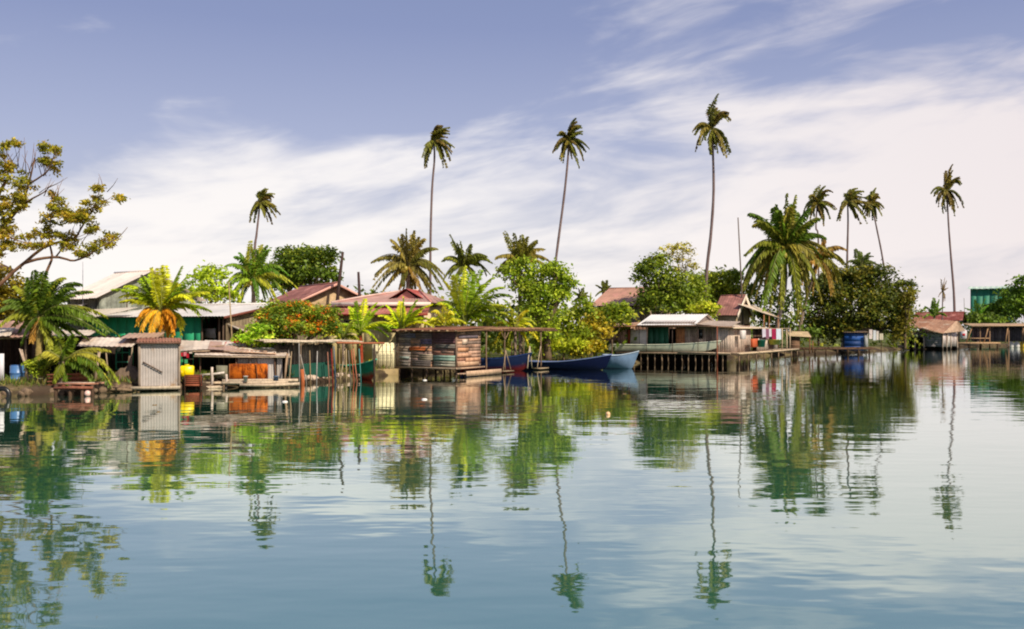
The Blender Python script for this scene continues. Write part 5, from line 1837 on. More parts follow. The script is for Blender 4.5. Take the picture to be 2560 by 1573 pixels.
def clutter():
    B = [((232, 962), (246, 872), 39.2, .12, 'b09a84', 'tall pale board leaning against the lean-to left of the teal window'), ((316, 958), (322, 890), 39.3, .16, '8f7460', 'brown board propped beside the stained masonry wall'),
         ((628, 956), (622, 896), 42.2, .10, 'c4b4a2', 'whitish board leaning between the rusty tank and the zinc panel'), ((708, 962), (716, 884), 42.2, .09, 'a58a70', 'thin plank propped at the right end of the patched shack'),
         ((480, 872), (560, 866), 42.6, .14, '9a8068', 'loose plank lying on the tin roof right of the outhouse'), ((600, 874), (668, 880), 42.4, .1, 'c8a48c', 'pinkish plank lying along the tin roof edge below the papaya bush')]
    for a, b, D, w, c, lab in B:
        p, q = P(a[0], a[1], D), P(b[0], b[1], D + (.35 if abs(a[1] - b[1]) > 30 else .1))
        mb = MB()
        d = q - p
        sd = Vector((w, 0, 0)) if abs(d.z) > abs(d.x) else Vector((0, 0, w * .4))
        mb.obox((0, 0, 0), d, sd, (0, -.03, 0), S(c), .004)
        r = thing('loose_board', p, lab, 'board')
        mb.build('plank', M['wood'], r)
    for px, py, D, h, c, lab in ((500, 949, 40.6, .3, '8d9aa6', 'grey bucket on the bank right of the brown crate'), (614, 948, 41.0 - .3, .22, 'd8d0c6', 'white tub on the log platform below the rusty tank'), (690, 949, 41.3, .26, '5f7a9a', 'blue grey pail at the right end of the log platform')):
        mb = MB()
        mb.loft([[Vector((h * .45 * k * math.cos(u), h * .45 * k * math.sin(u), zz)) for u in [q * PI / 6 for q in range(12)]] for k, zz in ((.78, -h / 2), (1, h / 2), (1.06, h / 2), (1.06, h / 2 + .02), (.9, h / 2 + .02), (.72, -h / 2 + .05))], S(c))
        o = mb.build('pail', M['plastic'])
        o.location = P(px, py, D)
        tag(o, lab, 'bucket')
clutter()
# ------------------------------------------------------------------ vegetation
DG = [S('46602a'), S('52702a'), S('364c22'), S('5f7a30')]
MG = [S('66802e'), S('748e34'), S('56722a'), S('869a3c')]
YG = [S('8aa236'), S('98ac3e'), S('7a9232'), S('a4b048')]
BG = [S('6e8c32'), S('7c983a'), S('5a7a2c'), S('8ca446')]
OL = [S('7f8230'), S('8f8a34'), S('6a7030'), S('a09a42')]
OLD = [S('6a6a28'), S('7d7a30'), S('5a5c26'), S('8d7f38')]
BRN = [S('8f7a48'), S('9a7f52'), S('7a6a3c'), S('a58a58')]
ORG = [S('c8a038'), S('bc9430'), S('ccac44'), S('b08430')]

# ---- tall wind-worn coconut palms
TT = {
 'a': [((0, -38), (30, -22)), ((2, -45), (22, -42)), ((8, -40), (36, -28)), ((-3, -30), (12, -40)), ((4, -34), (28, -10)), ((10, -26), (34, -14)), ((25, -12), (50, 20)), ((22, -5), (42, 45)), ((15, 0), (30, 66)), ((-15, -10), (-22, 55)), ((-12, -8), (-15, 28)), ((-20, -4), (-26, 60)), ((8, 12), (20, 48)), ((20, -8), (46, 34))],
 'b': [((-4, -40), (15, -57)), ((10, -52), (35, -33)), ((6, -46), (30, -38)), ((8, -30), (32, -22)), ((0, -36), (22, -48)), ((-14, -34), (-26, -22)), ((-25, -25), (-38, 29)), ((-18, -22), (-30, 22)), ((-15, -15), (-16, 50)), ((-10, -8), (-22, 48)), ((25, -20), (55, 18)), ((20, -5), (38, 51)), ((10, 0), (24, 66)), ((4, 6), (11, 46)), ((24, -14), (48, 22))],
 'c': [((-10, -60), (7, -84)), ((-6, -50), (3, -70)), ((14, -62), (42, -24)), ((8, -54), (32, -44)), ((10, -46), (36, -30)), ((16, -52), (40, -38)), ((2, -50), (18, -54)), ((-30, -36), (-52, 6)), ((-28, -30), (-46, 18)), ((-25, -20), (-37, 56)), ((-16, -14), (-28, 40)), ((25, -16), (49, 56)), ((15, 8), (31, 80)), ((-14, 18), (-6, 70)), ((4, 10), (12, 46)), ((22, -10), (42, 60)), ((6, 10), (8, 60))],
}
def scaled(k, s, sx=1.0, jit=4, seed=0):
    g = random.Random(seed)
    return [((a[0] * s * sx + g.uniform(-jit, jit) * s, a[1] * s + g.uniform(-jit, jit) * s), (b[0] * s * sx + g.uniform(-jit, jit) * s, b[1] * s + g.uniform(-jit, jit) * s)) for a, b in TT[k]]
TB = S('7d6a68')
TALLP = [S('5c6430'), S('686e34'), S('4c562a'), S('75703e'), S('625838')]
def tall(label, D, cr, tr, key, s, seed, sx=1.0, r0=.16, r1=.09, ll=11, lw=2.6, nl=26, jit=4):
    k = D / FPX
    palm(label, D, cr, tr, r0, r1, pxpaths(D, scaled(key, s, sx, jit, seed) + scaled(key, s * .88, sx, jit * 2.2, seed + 50), seed), TALLP, ll * s * k * 1.4, lw * k * 1.7, int(nl * 1.35), hang=.95, wind=.25, group='tall bare coconut palms against the sky', separate=False, seed=seed, bark=TB, rw=1.3 * k, bud=4.5 * s * k)
tall('tall thin palm at the left above the round dark tree', 69, (650, 506), [(626, 830), (636, 640), (641, 590), (646, 545)], 'a', .82, 11, 1.15, .1, .065)
tall('tall straight palm at left of the central three with tuft blown right', 73, (1085, 352), [(1076, 830), (1076, 632), (1080, 478), (1086, 400)], 'a', 1.0, 12, 1.0, .1, .07)
tall('tall right-leaning palm in the middle of the central three', 69, (1421, 352), [(1362, 850), (1388, 664), (1410, 493), (1420, 394)], 'b', 1.0, 13, 1.0, .1, .07)
tall('tallest palm of all with a spear of new leaf on top', 88, (1780, 322), [(1758, 830), (1766, 690), (1777, 588), (1784, 480), (1782, 372)], 'c', 1.0, 14, 1.0, .17, .1)
tall('dark bushy tall palm peeping out just right of the big coconut palm', 120, (2043, 508), [(2046, 830), (2046, 607), (2040, 569)], 'b', .82, 15, 1.0, .12, .1)
tall('tall palm with broad drooping crown left of the right-tilted one', 128, (2119, 504), [(2116, 830), (2118, 655), (2120, 560)], 'a', .82, 16, 1.35, .17, .11)
tall('thin tall palm tilted left with a small crown above the mangrove', 128, (2178, 508), [(2236, 830), (2210, 668), (2192, 572)], 'b', .66, 17, .85, .14, .1)
tall('lone tall palm at the far right with curved trunk', 140, (2367, 478), [(2388, 830), (2385, 740), (2378, 650), (2372, 570)], 'c', .74, 18, 1.05, .2, .12)
k_ = 135 / FPX
palm('short dying palm with upright shrivelled crown near the lone palm', 135, (2357, 728), [(2356, 815), (2356, 780)], .1, .08, pxpaths(135, [((-4, -14), (-8, -30)), ((4, -14), (10, -28)), ((0, -16), (3, -34)), ((-8, 4), (-10, 14)), ((6, 4), (7, 22)), ((0, 10), (-3, 26)), ((3, -6), (10, -8))], 3), [S('7a6038'), S('6a5434')], 5 * k_, 2.2 * k_, 14, .8, .2, None, False, seed=21, bark=TB, rw=1.2 * k_, bud=3 * k_)

# ---- left tree with sparse olive leaf tufts
def left_tree():
    D = 41.0
    k = D / FPX
    base = Vector(((-95 - CXP) * k, D, GZ - .05))
    r = thing('spreading_tree', base, 'sparse spreading tree with twisted bare limbs and olive tufts at the left edge', 'tree')
    q = lambda x, y, dy=0.0: P(x, y, D + dy) - base - Vector((0, 0, 0))
    bk = S('7d5f4a')
    mb = MB()
    limb = lambda pts, a, b, n=14: mb.tube(smooth_path(pts, n), [a + (b - a) * i / n for i in range(n + 1)], 7, [mul(bk, R.uniform(.75, 1.2)) for _ in range(7 * (n + 1))])
    px = lambda L, dy=0: [q(x, y, dy * i) for i, (x, y) in enumerate(L)]
    limb([Vector((0, 0, 0)), q(-92, 860), q(-80, 770)], .3, .2)
    limb(px([(-80, 775), (-30, 735), (10, 702), (28, 684), (60, 658), (106, 621), (150, 605), (185, 598), (204, 568), (222, 540), (236, 514), (250, 473)], .06), .1, .016, 24)
    limb(px([(60, 658), (95, 648), (139, 643), (165, 648), (185, 652), (218, 640), (250, 618), (278, 604), (300, 590), (319, 568)], -.05), .07, .01, 20)
    limb(px([(102, 735), (116, 681), (130, 644), (124, 607), (125, 560), (133, 520)], .1), .075, .015, 14)
    limb(px([(-80, 775), (-50, 660), (0, 579), (28, 542), (51, 514), (66, 478), (79, 430), (86, 395)], .15), .14, .022, 18)
    limb(px([(51, 514), (80, 497), (111, 480), (128, 462)], -.2), .05, .012, 8)
    limb(px([(72, 460), (98, 444), (120, 426), (132, 398), (139, 371)], -.2), .045, .01, 9)
    limb(px([(-50, 660), (-20, 520), (5, 470), (20, 440), (10, 390)], .2), .12, .02, 12)
    limb(px([(0, 579), (40, 600), (80, 610)], -.2), .04, .01, 6)
    limb(px([(139, 643), (160, 615), (172, 590)], -.1), .04, .01, 6)
    g = random.Random(5)
    for (x, y, a, n, L) in ((60, 430, -90, 9, 90), (100, 430, -80, 8, 70), (130, 500, -85, 6, 60), (230, 520, -55, 5, 50), (20, 420, -95, 6, 70), (185, 600, -60, 6, 60), (75, 620, -75, 6, 55), (250, 475, -70, 4, 40), (110, 480, -40, 5, 55)):
        for i in range(n):
            an = math.radians(a + g.uniform(-40, 40))
            l = L * g.uniform(.5, 1.1)
            x0, y0 = x + g.uniform(-18, 18), y + g.uniform(-12, 12)
            dy = g.uniform(-.6, .6)
            mb.tube([q(x0, y0), q(x0 + math.cos(an) * l * .5 + g.uniform(-4, 4), y0 + math.sin(an) * l * .5, dy * .5), q(x0 + math.cos(an) * l, y0 + math.sin(an) * l, dy)], [.02, .013, .006], 4, mul(bk, g.uniform(.9, 1.3)))
    mb.build('trunk', M['bark'], r, True)
    C = [(10, 120, 20), (75, 80, 15), (20, 290, 30), (120, 290, 32), (110, 370, 32), (95, 430, 16), (240, 120, 22), (300, 120, 12), (270, 220, 32), (30, 510, 32), (10, 560, 30), (50, 630, 38), (20, 660, 30), (175, 590, 30), (170, 640, 28), (285, 380, 18),
         (270, 480, 40), (330, 480, 42), (385, 470, 32), (290, 530, 38), (290, 590, 38), (360, 610, 28), (500, 440, 40), (480, 500, 30), (525, 340, 18), (640, 385, 9), (490, 650, 28), (540, 630, 32), (590, 600, 28), (500, 550, 12), (380, 650, 20), (440, 680, 10), (245, 560, 16),
         (5, 200, 30), (60, 210, 14), (0, 420, 30), (40, 440, 18), (-40, 300, 40), (-40, 480, 50), (-30, 600, 50), (-90, 400, 60), (250, 170, 14), (130, 330, 30), (95, 400, 28), (310, 440, 22), (420, 500, 22), (515, 400, 28), (455, 470, 20)]
    limb_tufts = [(x + math.cos(t_) * s * R.uniform(1.1, 2.0), y + math.sin(t_) * s * R.uniform(.9, 1.7), s * R.uniform(.25, .45)) for x, y, s in C for t_ in [R.uniform(0, 6.28) for _ in range(3)]]
    lob = []
    for x, y, s in C + limb_tufts:
        c = q(x / 2.16, 320 + y / 2.16, R.uniform(-.6, .6))
        s_ = s / 2.16 * k * 1.1
        lob.append((tuple(c), s_ * 1.05, s_ * .9, s_ * .75))
    mb = MB()
    for l in lob:
        crown_mesh(mb, [l], [S('808434'), S('727a2e'), S('94923c'), S('626c2a'), S('8a7e3a')], .15, max(3, int(l[1] * 24)), 20, int(abs(l[0][0]) * 1000) % 9973, .1, .5, .5, (.55, 1.3), .3)
    cr = mb.build('crown', M['leaf'], r)
left_tree()

# ---- near palms
def near(label, D, crown, trunk, specs, pal, seed, ll, lw, nl=44, r0=.14, r1=.11, hang=.5, wind=.15, extra=None, dead=None, dead_pal=None, nuts=0, bark=BARK, depth=.7, bud=7, rw=1.6, group=None, name='coconut_palm', start=.1, gz=GZ, dense=0):
    k = D / FPX
    if dense:
        gj = random.Random(seed + 3)
        specs = specs + [((a[0] * gj.uniform(.8, 1.05) + gj.uniform(-8, 8), a[1] * gj.uniform(.85, 1.1) + gj.uniform(-8, 8)), (b[0] * gj.uniform(.7, 1) + gj.uniform(-9, 9), b[1] * gj.uniform(.7, 1) + gj.uniform(-9, 9))) for a, b in specs[::dense]]
    paths = pxpaths(D, specs, seed, depth) + (extra or [])
    return palm(label, D, crown, trunk, r0, r1, paths, pal, ll * k * 1.15, lw * k * 1.75, int(nl * 1.3), hang, wind, group, True, name, seed, bark, pxpaths(D, dead, seed + 7, depth) if dead else None, dead_pal, nuts, rw * k, gz, bud * k, start)

near('big dark green coconut palm with long drooping fronds at the left', 38.2, (100, 792), [(97, 958), (97, 900), (99, 850)],
     [((-4, -60), (10, -112)), ((10, -80), (32, -112)), ((20, -96), (64, -98)), ((38, -104), (92, -84)), ((46, -80), (104, -70)), ((-10, -60), (-8, -96)), ((2, -56), (24, -90)), ((60, -58), (150, -2)), ((84, -66), (198, 38)), ((74, -40), (180, 46)), ((56, -26), (150, 44)), ((70, -14), (160, 30)), ((-36, -62), (-92, -40)),
      ((-46, -66), (-112, -8)), ((-44, -40), (-100, 24)), ((-36, -20), (-78, 40)), ((30, -8), (70, 50)), ((-20, 0), (-30, 66)), ((40, 0), (100, 56)), ((-30, -70), (-60, -78)), ((20, 4), (40, 76))],
     [S('4c6626'), S('5a762c'), S('405a22'), S('7a8636')], 31, 27, 3.0, 50, .15, .12, .85, .2, dense=2, dead=[((10, 6), (14, 70)), ((-8, 6), (-20, 60))], dead_pal=BRN, bark=S('a89258'), bud=9, rw=2.2)
near('low young coconut palm with a frond hanging to the water beside the outhouse', 37.0, (158, 902), [(150, 955), (154, 930)],
     [((80, -44), (142, 60)), ((70, -30), (130, 44)), ((60, -48), (122, 12)), ((40, -46), (98, -26)), ((-30, -40), (-70, -8)), ((-26, -30), (-60, 28)), ((10, -50), (34, -66)), ((-8, -50), (-20, -62)), ((50, -20), (104, 60)), ((4, 10), (12, 56)), ((-10, 6), (-18, 54))],
     [S('5c7326'), S('6f8030'), S('48641f'), S('8f9448')], 32, 26, 2.8, 46, .09, .07, .9, .1, bud=6, rw=1.9, dense=2)
near('short bright yellow palm with orange dead fronds around its neck', 43.0, (402, 775), [(404, 880), (404, 830)],
     [((-62, -62), (-124, -52)), ((-50, -70), (-92, -62)), ((-36, -62), (-56, -84)), ((-14, -62), (-16, -104)), ((6, -60), (4, -112)), ((18, -64), (36, -112)), ((30, -60), (56, -92)), ((46, -66), (92, -72)), ((60, -68), (124, -30)), ((56, -52), (116, -46)), ((62, -38), (96, 10)), ((48, -14), (40, 60)), ((-50, -40), (-100, -22)), ((70, -30), (128, 2)), ((-20, -50), (-40, -92))],
     [S('90a82c'), S('7c9a28'), S('a4b034'), S('6a8a2a')], 33, 25, 2.6, 46, .12, .1, .55, .1, dense=2,
     dead=[((-34, -16), (-46, 44)), ((-24, -10), (-30, 58)), ((-10, 0), (-14, 68)), ((4, 4), (0, 70)), ((14, -2), (16, 66)), ((26, -12), (30, 58)), ((36, -18), (44, 40)), ((-38, -22), (-56, 22)), ((20, -14), (22, 40)), ((-16, -14), (-22, 36)), ((-30, -8), (-38, 52)), ((8, 2), (8, 66)), ((30, -14), (38, 50)), ((-4, -4), (-8, 50)), ((12, -10), (10, 48)), ((-44, -16), (-58, 34))], dead_pal=ORG, bark=S('8f7a5a'), bud=9, rw=2.2)
near('large fountain of a young palm springing up behind the patchwork hut', 58.0, (1160, 806), [(1160, 845)],
     [((-6, -80), (3, -142)), ((-26, -84), (-48, -104)), ((-14, -90), (-26, -122)), ((20, -96), (40, -134)), ((34, -96), (72, -116)), ((48, -92), (98, -88)), ((56, -70), (118, -34)), ((44, -62), (110, 6)), ((-34, -66), (-78, -46)), ((-44, -44), (-84, 2)), ((-38, -36), (-70, 4)), ((60, -92), (120, -64)), ((8, -84), (22, -126)), ((36, -40), (86, 14)), ((-24, -30), (-50, 12))],
     [S('7f9a2c'), S('8fa834'), S('6a8a26'), S('a8b846')], 34, 22, 2.4, 50, .15, .14, .55, .1, bud=9, rw=2.0, dense=2)
near('young palm with arching yellow fronds behind the boat shelter', 60.5, (1288, 822), [(1288, 850)],
     [((-10, -40), (-14, -66)), ((20, -50), (52, -12)), ((30, -40), (54, 10)), ((-24, -36), (-56, -8)), ((-14, -46), (-38, -42)), ((8, -48), (30, -46)), ((30, -20), (60, 30)), ((-26, -16), (-50, 34)), ((16, -10), (34, 44)), ((-10, 0), (-16, 46))],
     [S('a0a838'), S('b4b43c'), S('8a9a30')], 35, 16, 2.4, 36, .1, .09, .6, .1, bud=6)
near('clump palm with bright yellow stalks left of the patchwork hut', 51.0, (900, 830), [(904, 870), (902, 850)],
     [((-6, -44), (-8, -76)), ((2, -50), (6, -84)), ((16, -50), (50, -66)), ((10, -54), (36, -74)), ((34, -44), (72, -4)), ((28, -30), (66, 10)), ((-24, -34), (-62, -14)), ((-22, -24), (-56, 16)), ((18, -20), (50, 30)), ((-12, -50), (-28, -64)), ((44, -40), (86, -18))],
     [S('a4c02a'), S('bccc30'), S('86a828')], 36, 17, 2.4, 40, .1, .08, .5, .1, bark=S('a0452f'), bud=8, rw=2.2)
near('yellow green young palm just left of the hut roof', 54.5, (1006, 822), [(1006, 850)],
     [((-6, -40), (-6, -68)), ((4, -46), (6, -76)), ((16, -50), (34, -72)), ((30, -54), (70, -62)), ((28, -40), (66, -24)), ((-26, -40), (-60, -34)), ((-20, -46), (-40, -60)), ((36, -36), (78, -6)), ((-34, -26), (-70, -8)), ((20, -46), (54, -52))],
     [S('a0bc2a'), S('b8c830'), S('88ac28')], 37, 16, 2.4, 40, .1, .08, .5, .1, bud=7, rw=2.2)
near('small olive palm over the right end of the flowering bush', 49.5, (858, 845), [(858, 870)],
     [((-20, -40), (-56, -22)), ((-26, -28), (-60, 4)), ((10, -40), (28, -46)), ((16, -34), (40, -10)), ((-6, -40), (-18, -52)), ((22, -20), (44, 14)), ((-20, -10), (-44, 24))],
     [S('7f9030'), S('92a038')], 38, 15, 2.2, 32, .08, .07, .6, .1, bud=5)
near('pale yellow young palm drooping over the hut roof', 56.0, (1110, 818), [(1110, 850)],
     [((-20, -44), (-46, -10)), ((-8, -56), (-30, -40)), ((10, -60), (24, -34)), ((20, -50), (44, 0)), ((-30, -30), (-60, 0)), ((0, -64), (-6, -60)), ((26, -36), (56, -10))],
     [S('c4c85a'), S('b0bc48')], 39, 18, 2.2, 34, .08, .07, .8, .1, bud=5)
near('mid green coconut palm in front of the round dark tree', 57.0, (630, 700), [(640, 830), (636, 770)],
     [((-6, -60), (-3, -98)), ((4, -56), (14, -92)), ((22, -66), (52, -74)), ((34, -60), (80, -30)), ((44, -50), (102, 16)), ((36, -36), (84, 36)), ((-24, -56), (-60, -34)), ((-34, -46), (-66, 20)), ((-26, -30), (-58, 58)), ((-14, -24), (-34, 62)), ((14, -26), (24, 66)), ((22, -24), (48, 60)), ((30, -30), (72, 56)), ((-16, -60), (-34, -70)), ((10, -70), (34, -88)), ((46, -62), (92, -14)), ((-30, -20), (-70, 46))],
     [S('5f8230'), S('4f7a28'), S('7a9638'), S('8f9a40')], 40, 18, 2.2, 44, .14, .1, .95, .2, bud=7, nuts=4, dense=1)
near('brown olive coconut palm at the left of the three behind the red hip roof', 64.0, (1020, 662), [(1018, 840), (1020, 740)],
     [((-6, -56), (-4, -90)), ((8, -56), (16, -84)), ((20, -60), (44, -64)), ((30, -56), (70, -44)), ((40, -40), (92, 26)), ((44, -30), (86, 58)), ((-30, -50), (-92, -8)), ((-40, -36), (-84, 36)), ((-34, -20), (-92, 70)), ((-22, -10), (-70, 74)), ((20, -6), (50, 66)), ((-8, 0), (-14, 66)), ((10, 4), (16, 62)), ((28, -16), (72, 68)), ((-20, -56), (-40, -62)), ((50, -40), (104, 60)), ((-16, -50), (-26, -72))],
     [S('66683a'), S('747244'), S('585e30'), S('827c4c')], 41, 19, 2.4, 42, .16, .12, 1.2, .25, bud=8, nuts=3, dense=1, dead=[((-10, 6), (-24, 66)), ((14, 6), (36, 70))], dead_pal=BRN)
near('dark coconut palm in the middle of the three behind the red hip roof', 68.0, (1160, 664), [(1162, 840), (1160, 740)],
     [((-6, -40), (-10, -62)), ((6, -40), (16, -52)), ((20, -44), (54, -24)), ((28, -30), (64, 20)), ((-24, -36), (-56, -14)), ((-28, -20), (-54, 36)), ((16, -12), (40, 56)), ((-12, -6), (-26, 52)), ((-16, -44), (-34, -78)), ((30, -36), (70, -6))],
     [S('5f6c30'), S('6f7a38'), S('55622a')], 42, 18, 2.3, 38, .15, .12, 1.0, .25, bud=7, dense=1)
near('dark coconut palm at the right of the three above the bright leafy tree', 66.0, (1300, 660), [(1302, 840), (1300, 740)],
     [((-8, -44), (-14, -74)), ((-16, -50), (-36, -84)), ((6, -48), (16, -66)), ((16, -52), (42, -60)), ((24, -50), (60, -38)), ((32, -44), (74, -10)), ((36, -30), (80, 16)), ((-24, -36), (-60, -18)), ((-26, -20), (-56, 22)), ((14, -10), (36, 44)), ((-10, 0), (-20, 46)), ((2, -50), (4, -76))],
     [S('626a30'), S('6f7236'), S('545c2a'), S('7f7a44')], 43, 18, 2.3, 38, .15, .12, 1.0, .25, bud=8, dense=1)
near('big coconut palm with heavy drooping crown right of the stilt house', 93.0, (1962, 618), [(1938, 845), (1944, 812), (1956, 755), (1964, 700)],
     [((-4, -80), (0, -132)), ((-14, -70), (-20, -108)), ((12, -70), (24, -112)), ((4, -66), (14, -124)), ((-20, -76), (-36, -96)), ((24, -70), (44, -92)), ((-44, -76), (-100, -80)), ((-40, -70), (-84, -62)), ((-50, -44), (-108, 20)), ((-54, -36), (-112, 70)), ((-48, -24), (-106, 130)), ((-40, -14), (-84, 132)), ((-30, -6), (-56, 140)), ((-18, 0), (-30, 128)),
      ((26, 0), (36, 176)), ((34, -10), (52, 150)), ((40, -16), (66, 104)), ((46, -50), (104, -34)), ((54, -46), (132, 20)), ((36, -34), (90, 70)), ((30, -60), (72, -68)), ((14, 4), (18, 150)), ((-16, -30), (-52, 76)), ((16, -34), (48, 64)), ((-26, -40), (-70, 84)), ((-54, -14), (-100, 148)), ((-36, -4), (-72, 156)), ((-22, 4), (-44, 164)), ((30, 0), (30, 190)), ((42, -4), (58, 178)), ((50, -14), (76, 132)), ((-10, 8), (-18, 150)), ((-60, -30), (-112, 104))],
     [S('5c7a2e'), S('4c6a28'), S('74803a'), S('86864a')], 44, 26, 3.0, 60, .24, .17, 1.0, .2, bud=10, nuts=6, dense=1, rw=2.0, bark=S('9a8c84'),
     dead=[((-26, 0), (-52, 86)), ((20, 0), (44, 80))], dead_pal=BRN)
near('browning coconut palm half hidden behind the right of the big drooping one', 98.0, (2046, 650), [(1990, 845), (2012, 760)],
     [((-20, -50), (-50, -50)), ((6, -44), (14, -52)), ((24, -50), (58, -26)), ((34, -40), (66, 12)), ((30, -20), (48, 70)), ((14, -6), (22, 80)), ((-12, 0), (-20, 84)), ((-28, -20), (-50, 60)), ((-34, -40), (-66, 10)), ((24, -10), (40, 84))],
     [S('8f7a48'), S('7f7a3a'), S('9a845a'), S('6f7434')], 45, 20, 2.8, 40, .2, .15, 1.2, .2, bud=8, dense=1)
near('dark small palm crown poking above the mangrove', 112.0, (2150, 668), [(2152, 845), (2150, 740)],
     [((-4, -30), (-6, -46)), ((8, -32), (22, -36)), ((16, -30), (42, -8)), ((18, -20), (44, 20)), ((-14, -28), (-36, -12)), ((-16, -14), (-34, 20)), ((14, -34), (32, -28)), ((4, -30), (8, -40)), ((20, -24), (50, 4))],
     [S('4a5c30'), S('566a3a'), S('3f5028')], 46, 12, 2.4, 30, .2, .15, .5, .25, bud=6)
near('small green palm above the rust roof at the right', 133.0, (2336, 790), [(2336, 818)],
     [((-4, -24), (-4, -44)), ((4, -24), (10, -40)), ((10, -22), (24, -22)), ((12, -14), (28, 0)), ((-10, -20), (-22, -24)), ((-12, -12), (-26, 2)), ((-2, -26), (-12, -36))],
     [S('5a8038'), S('6a8e40')], 47, 9, 2.4, 24, .14, .12, .5, .1, bud=4)
near('small green palm left of the leafy trees by the green shed', 150.0, (2444, 792), [(2444, 815)],
     [((-4, -24), (-6, -42)), ((4, -26), (10, -44)), ((12, -24), (30, -28)), ((12, -14), (30, 4)), ((-10, -20), (-24, -22)), ((-12, -10), (-26, 6))],
     [S('5a8a30'), S('6f9a38')], 48, 9, 2.4, 24, .16, .13, .5, .1, bud=4)

# ---- broadleaf trees
tree('round_tree', 'round dark tree with domed crown behind the dark red gable roof', 80, 765, [(760, 668, 62, 44), (722, 668, 42, 38), (802, 672, 38, 40), (755, 700, 70, 34), (700, 700, 30, 26), (825, 700, 22, 22), (770, 640, 46, 20)], [S('54702c'), S('456226'), S('6f8434'), S('3a5220')], .34, 330, 26, 51, .9, None, .35)
tree('light_tree', 'sparse light green tree behind the pale roof right of the yellow palm', 56, 525, [(512, 690, 24, 28), (545, 702, 22, 26), (525, 735, 34, 24), (500, 735, 24, 22), (560, 745, 22, 20)], [S('8aa83a'), S('9ab844'), S('7a9a34')], .26, 90, 18, 52, .8, None, .12)
tree('leafy_tree', 'bright green broadleaf tree in the middle right of the fountain palm', 65, 1370, [(1300, 668, 26, 24), (1345, 680, 34, 24), (1395, 685, 30, 26), (1400, 710, 30, 26), (1320, 715, 36, 30), (1350, 740, 46, 38), (1395, 745, 24, 28), (1330, 775, 38, 34), (1370, 795, 36, 36), (1362, 835, 28, 34), (1272, 690, 24, 22), (1420, 715, 18, 18)], BG, .26, 330, 24, 53, .8, None, .22, bright=(.5, 1.35))
tree('dark_green_tree', 'compact dark dome-topped tree left of the pale feathery one', 82, 1650, [(1640, 672, 40, 26), (1612, 700, 28, 34), (1660, 715, 44, 40), (1625, 745, 34, 34), (1680, 735, 40, 40), (1650, 770, 48, 26), (1700, 765, 32, 30)], [S('4a6426'), S('5f7a2c'), S('3a5020'), S('748a38')], .34, 250, 24, 54, .9, None, .3)
tree('olive_tree', 'lower olive green tree right of the dark dome-topped tree', 86, 1725, [(1728, 720, 32, 34), (1745, 750, 30, 30), (1712, 755, 30, 28), (1750, 775, 36, 20)], MG, .32, 150, 22, 55, .9, None, .2)
tree('feathery_tree', 'thin feathery pale tree sticking up behind the dark dome-topped tree', 90, 1700, [(1672, 622, 20, 7), (1705, 618, 22, 7), (1722, 630, 14, 7), (1690, 640, 24, 8), (1715, 655, 20, 8), (1700, 675, 26, 10), (1735, 668, 12, 8)], [S('9aa060'), S('8a9450'), S('aaae70')], .3, 80, 9, 56, .8, None, .09, up=1.2)
tree('spreading_green_tree', 'broad green tree behind the trunk of the tallest palm', 98, 1800, [(1795, 700, 46, 20), (1765, 712, 34, 26), (1825, 715, 34, 26), (1800, 735, 56, 30), (1848, 740, 24, 24), (1780, 760, 40, 24)], [S('6a8230'), S('567228'), S('80923a')], .38, 240, 22, 57, .9, None, .3)
tree('mangrove_tree', 'massive dark rounded mangrove leaning over the water at the right', 104, 2130, [(2120, 715, 80, 44), (2190, 712, 56, 44), (2070, 740, 52, 44), (2230, 755, 44, 50), (2130, 770, 90, 56), (2200, 790, 62, 48), (2050, 790, 42, 46), (2080, 822, 56, 34), (2170, 816, 60, 26), (2252, 790, 28, 48), (2245, 832, 26, 34), (2030, 830, 30, 36), (2150, 690, 50, 24), (2100, 845, 40, 22), (2268, 735, 14, 30)],
     [S('48582a'), S('546430'), S('3c4c24'), S('66692e'), S('304020')], .38, 900, 26, 58, .6, None, .5, bright=(.5, 1.3))
tree('pale_weeping_tree', 'thin olive foliage hanging at the right flank of the mangrove', 102, 2262, [(2262, 760, 14, 30), (2266, 800, 14, 34), (2255, 840, 14, 30), (2275, 745, 9, 16)], [S('62682e'), S('707036')], .34, 70, 18, 59, .8, None, .14)
tree('leafy_tree', 'bushy mid green tree in front of the green shed', 165, 2490, [(2524, 752, 26, 26), (2478, 784, 26, 18), (2536, 770, 30, 28), (2505, 788, 44, 20), (2502, 766, 18, 16)], [S('567a30'), S('6a8a38'), S('48682a')], .6, 190, 22, 60, .8, None, .3)
tree('leafy_tree', 'taller dark green tree at the right edge of the picture', 160, 2560, [(2566, 716, 30, 26), (2590, 730, 50, 40), (2556, 744, 26, 30), (2570, 775, 50, 30), (2640, 740, 60, 50)], [S('4a6c2a'), S('5a7a30'), S('3c5a24')], .6, 260, 22, 61, .8, None, .35)
tree('olive_shrub', 'dense olive shrub behind the rusty roof at the left edge', 44, 20, [(20, 722, 44, 26), (-20, 740, 50, 40), (40, 760, 34, 32), (10, 775, 50, 26), (66, 778, 22, 24), (-60, 720, 60, 60)], [S('7f7a34'), S('8d8a3a'), S('6a6c2c')], .2, 240, 22, 62, .8, None, .16)

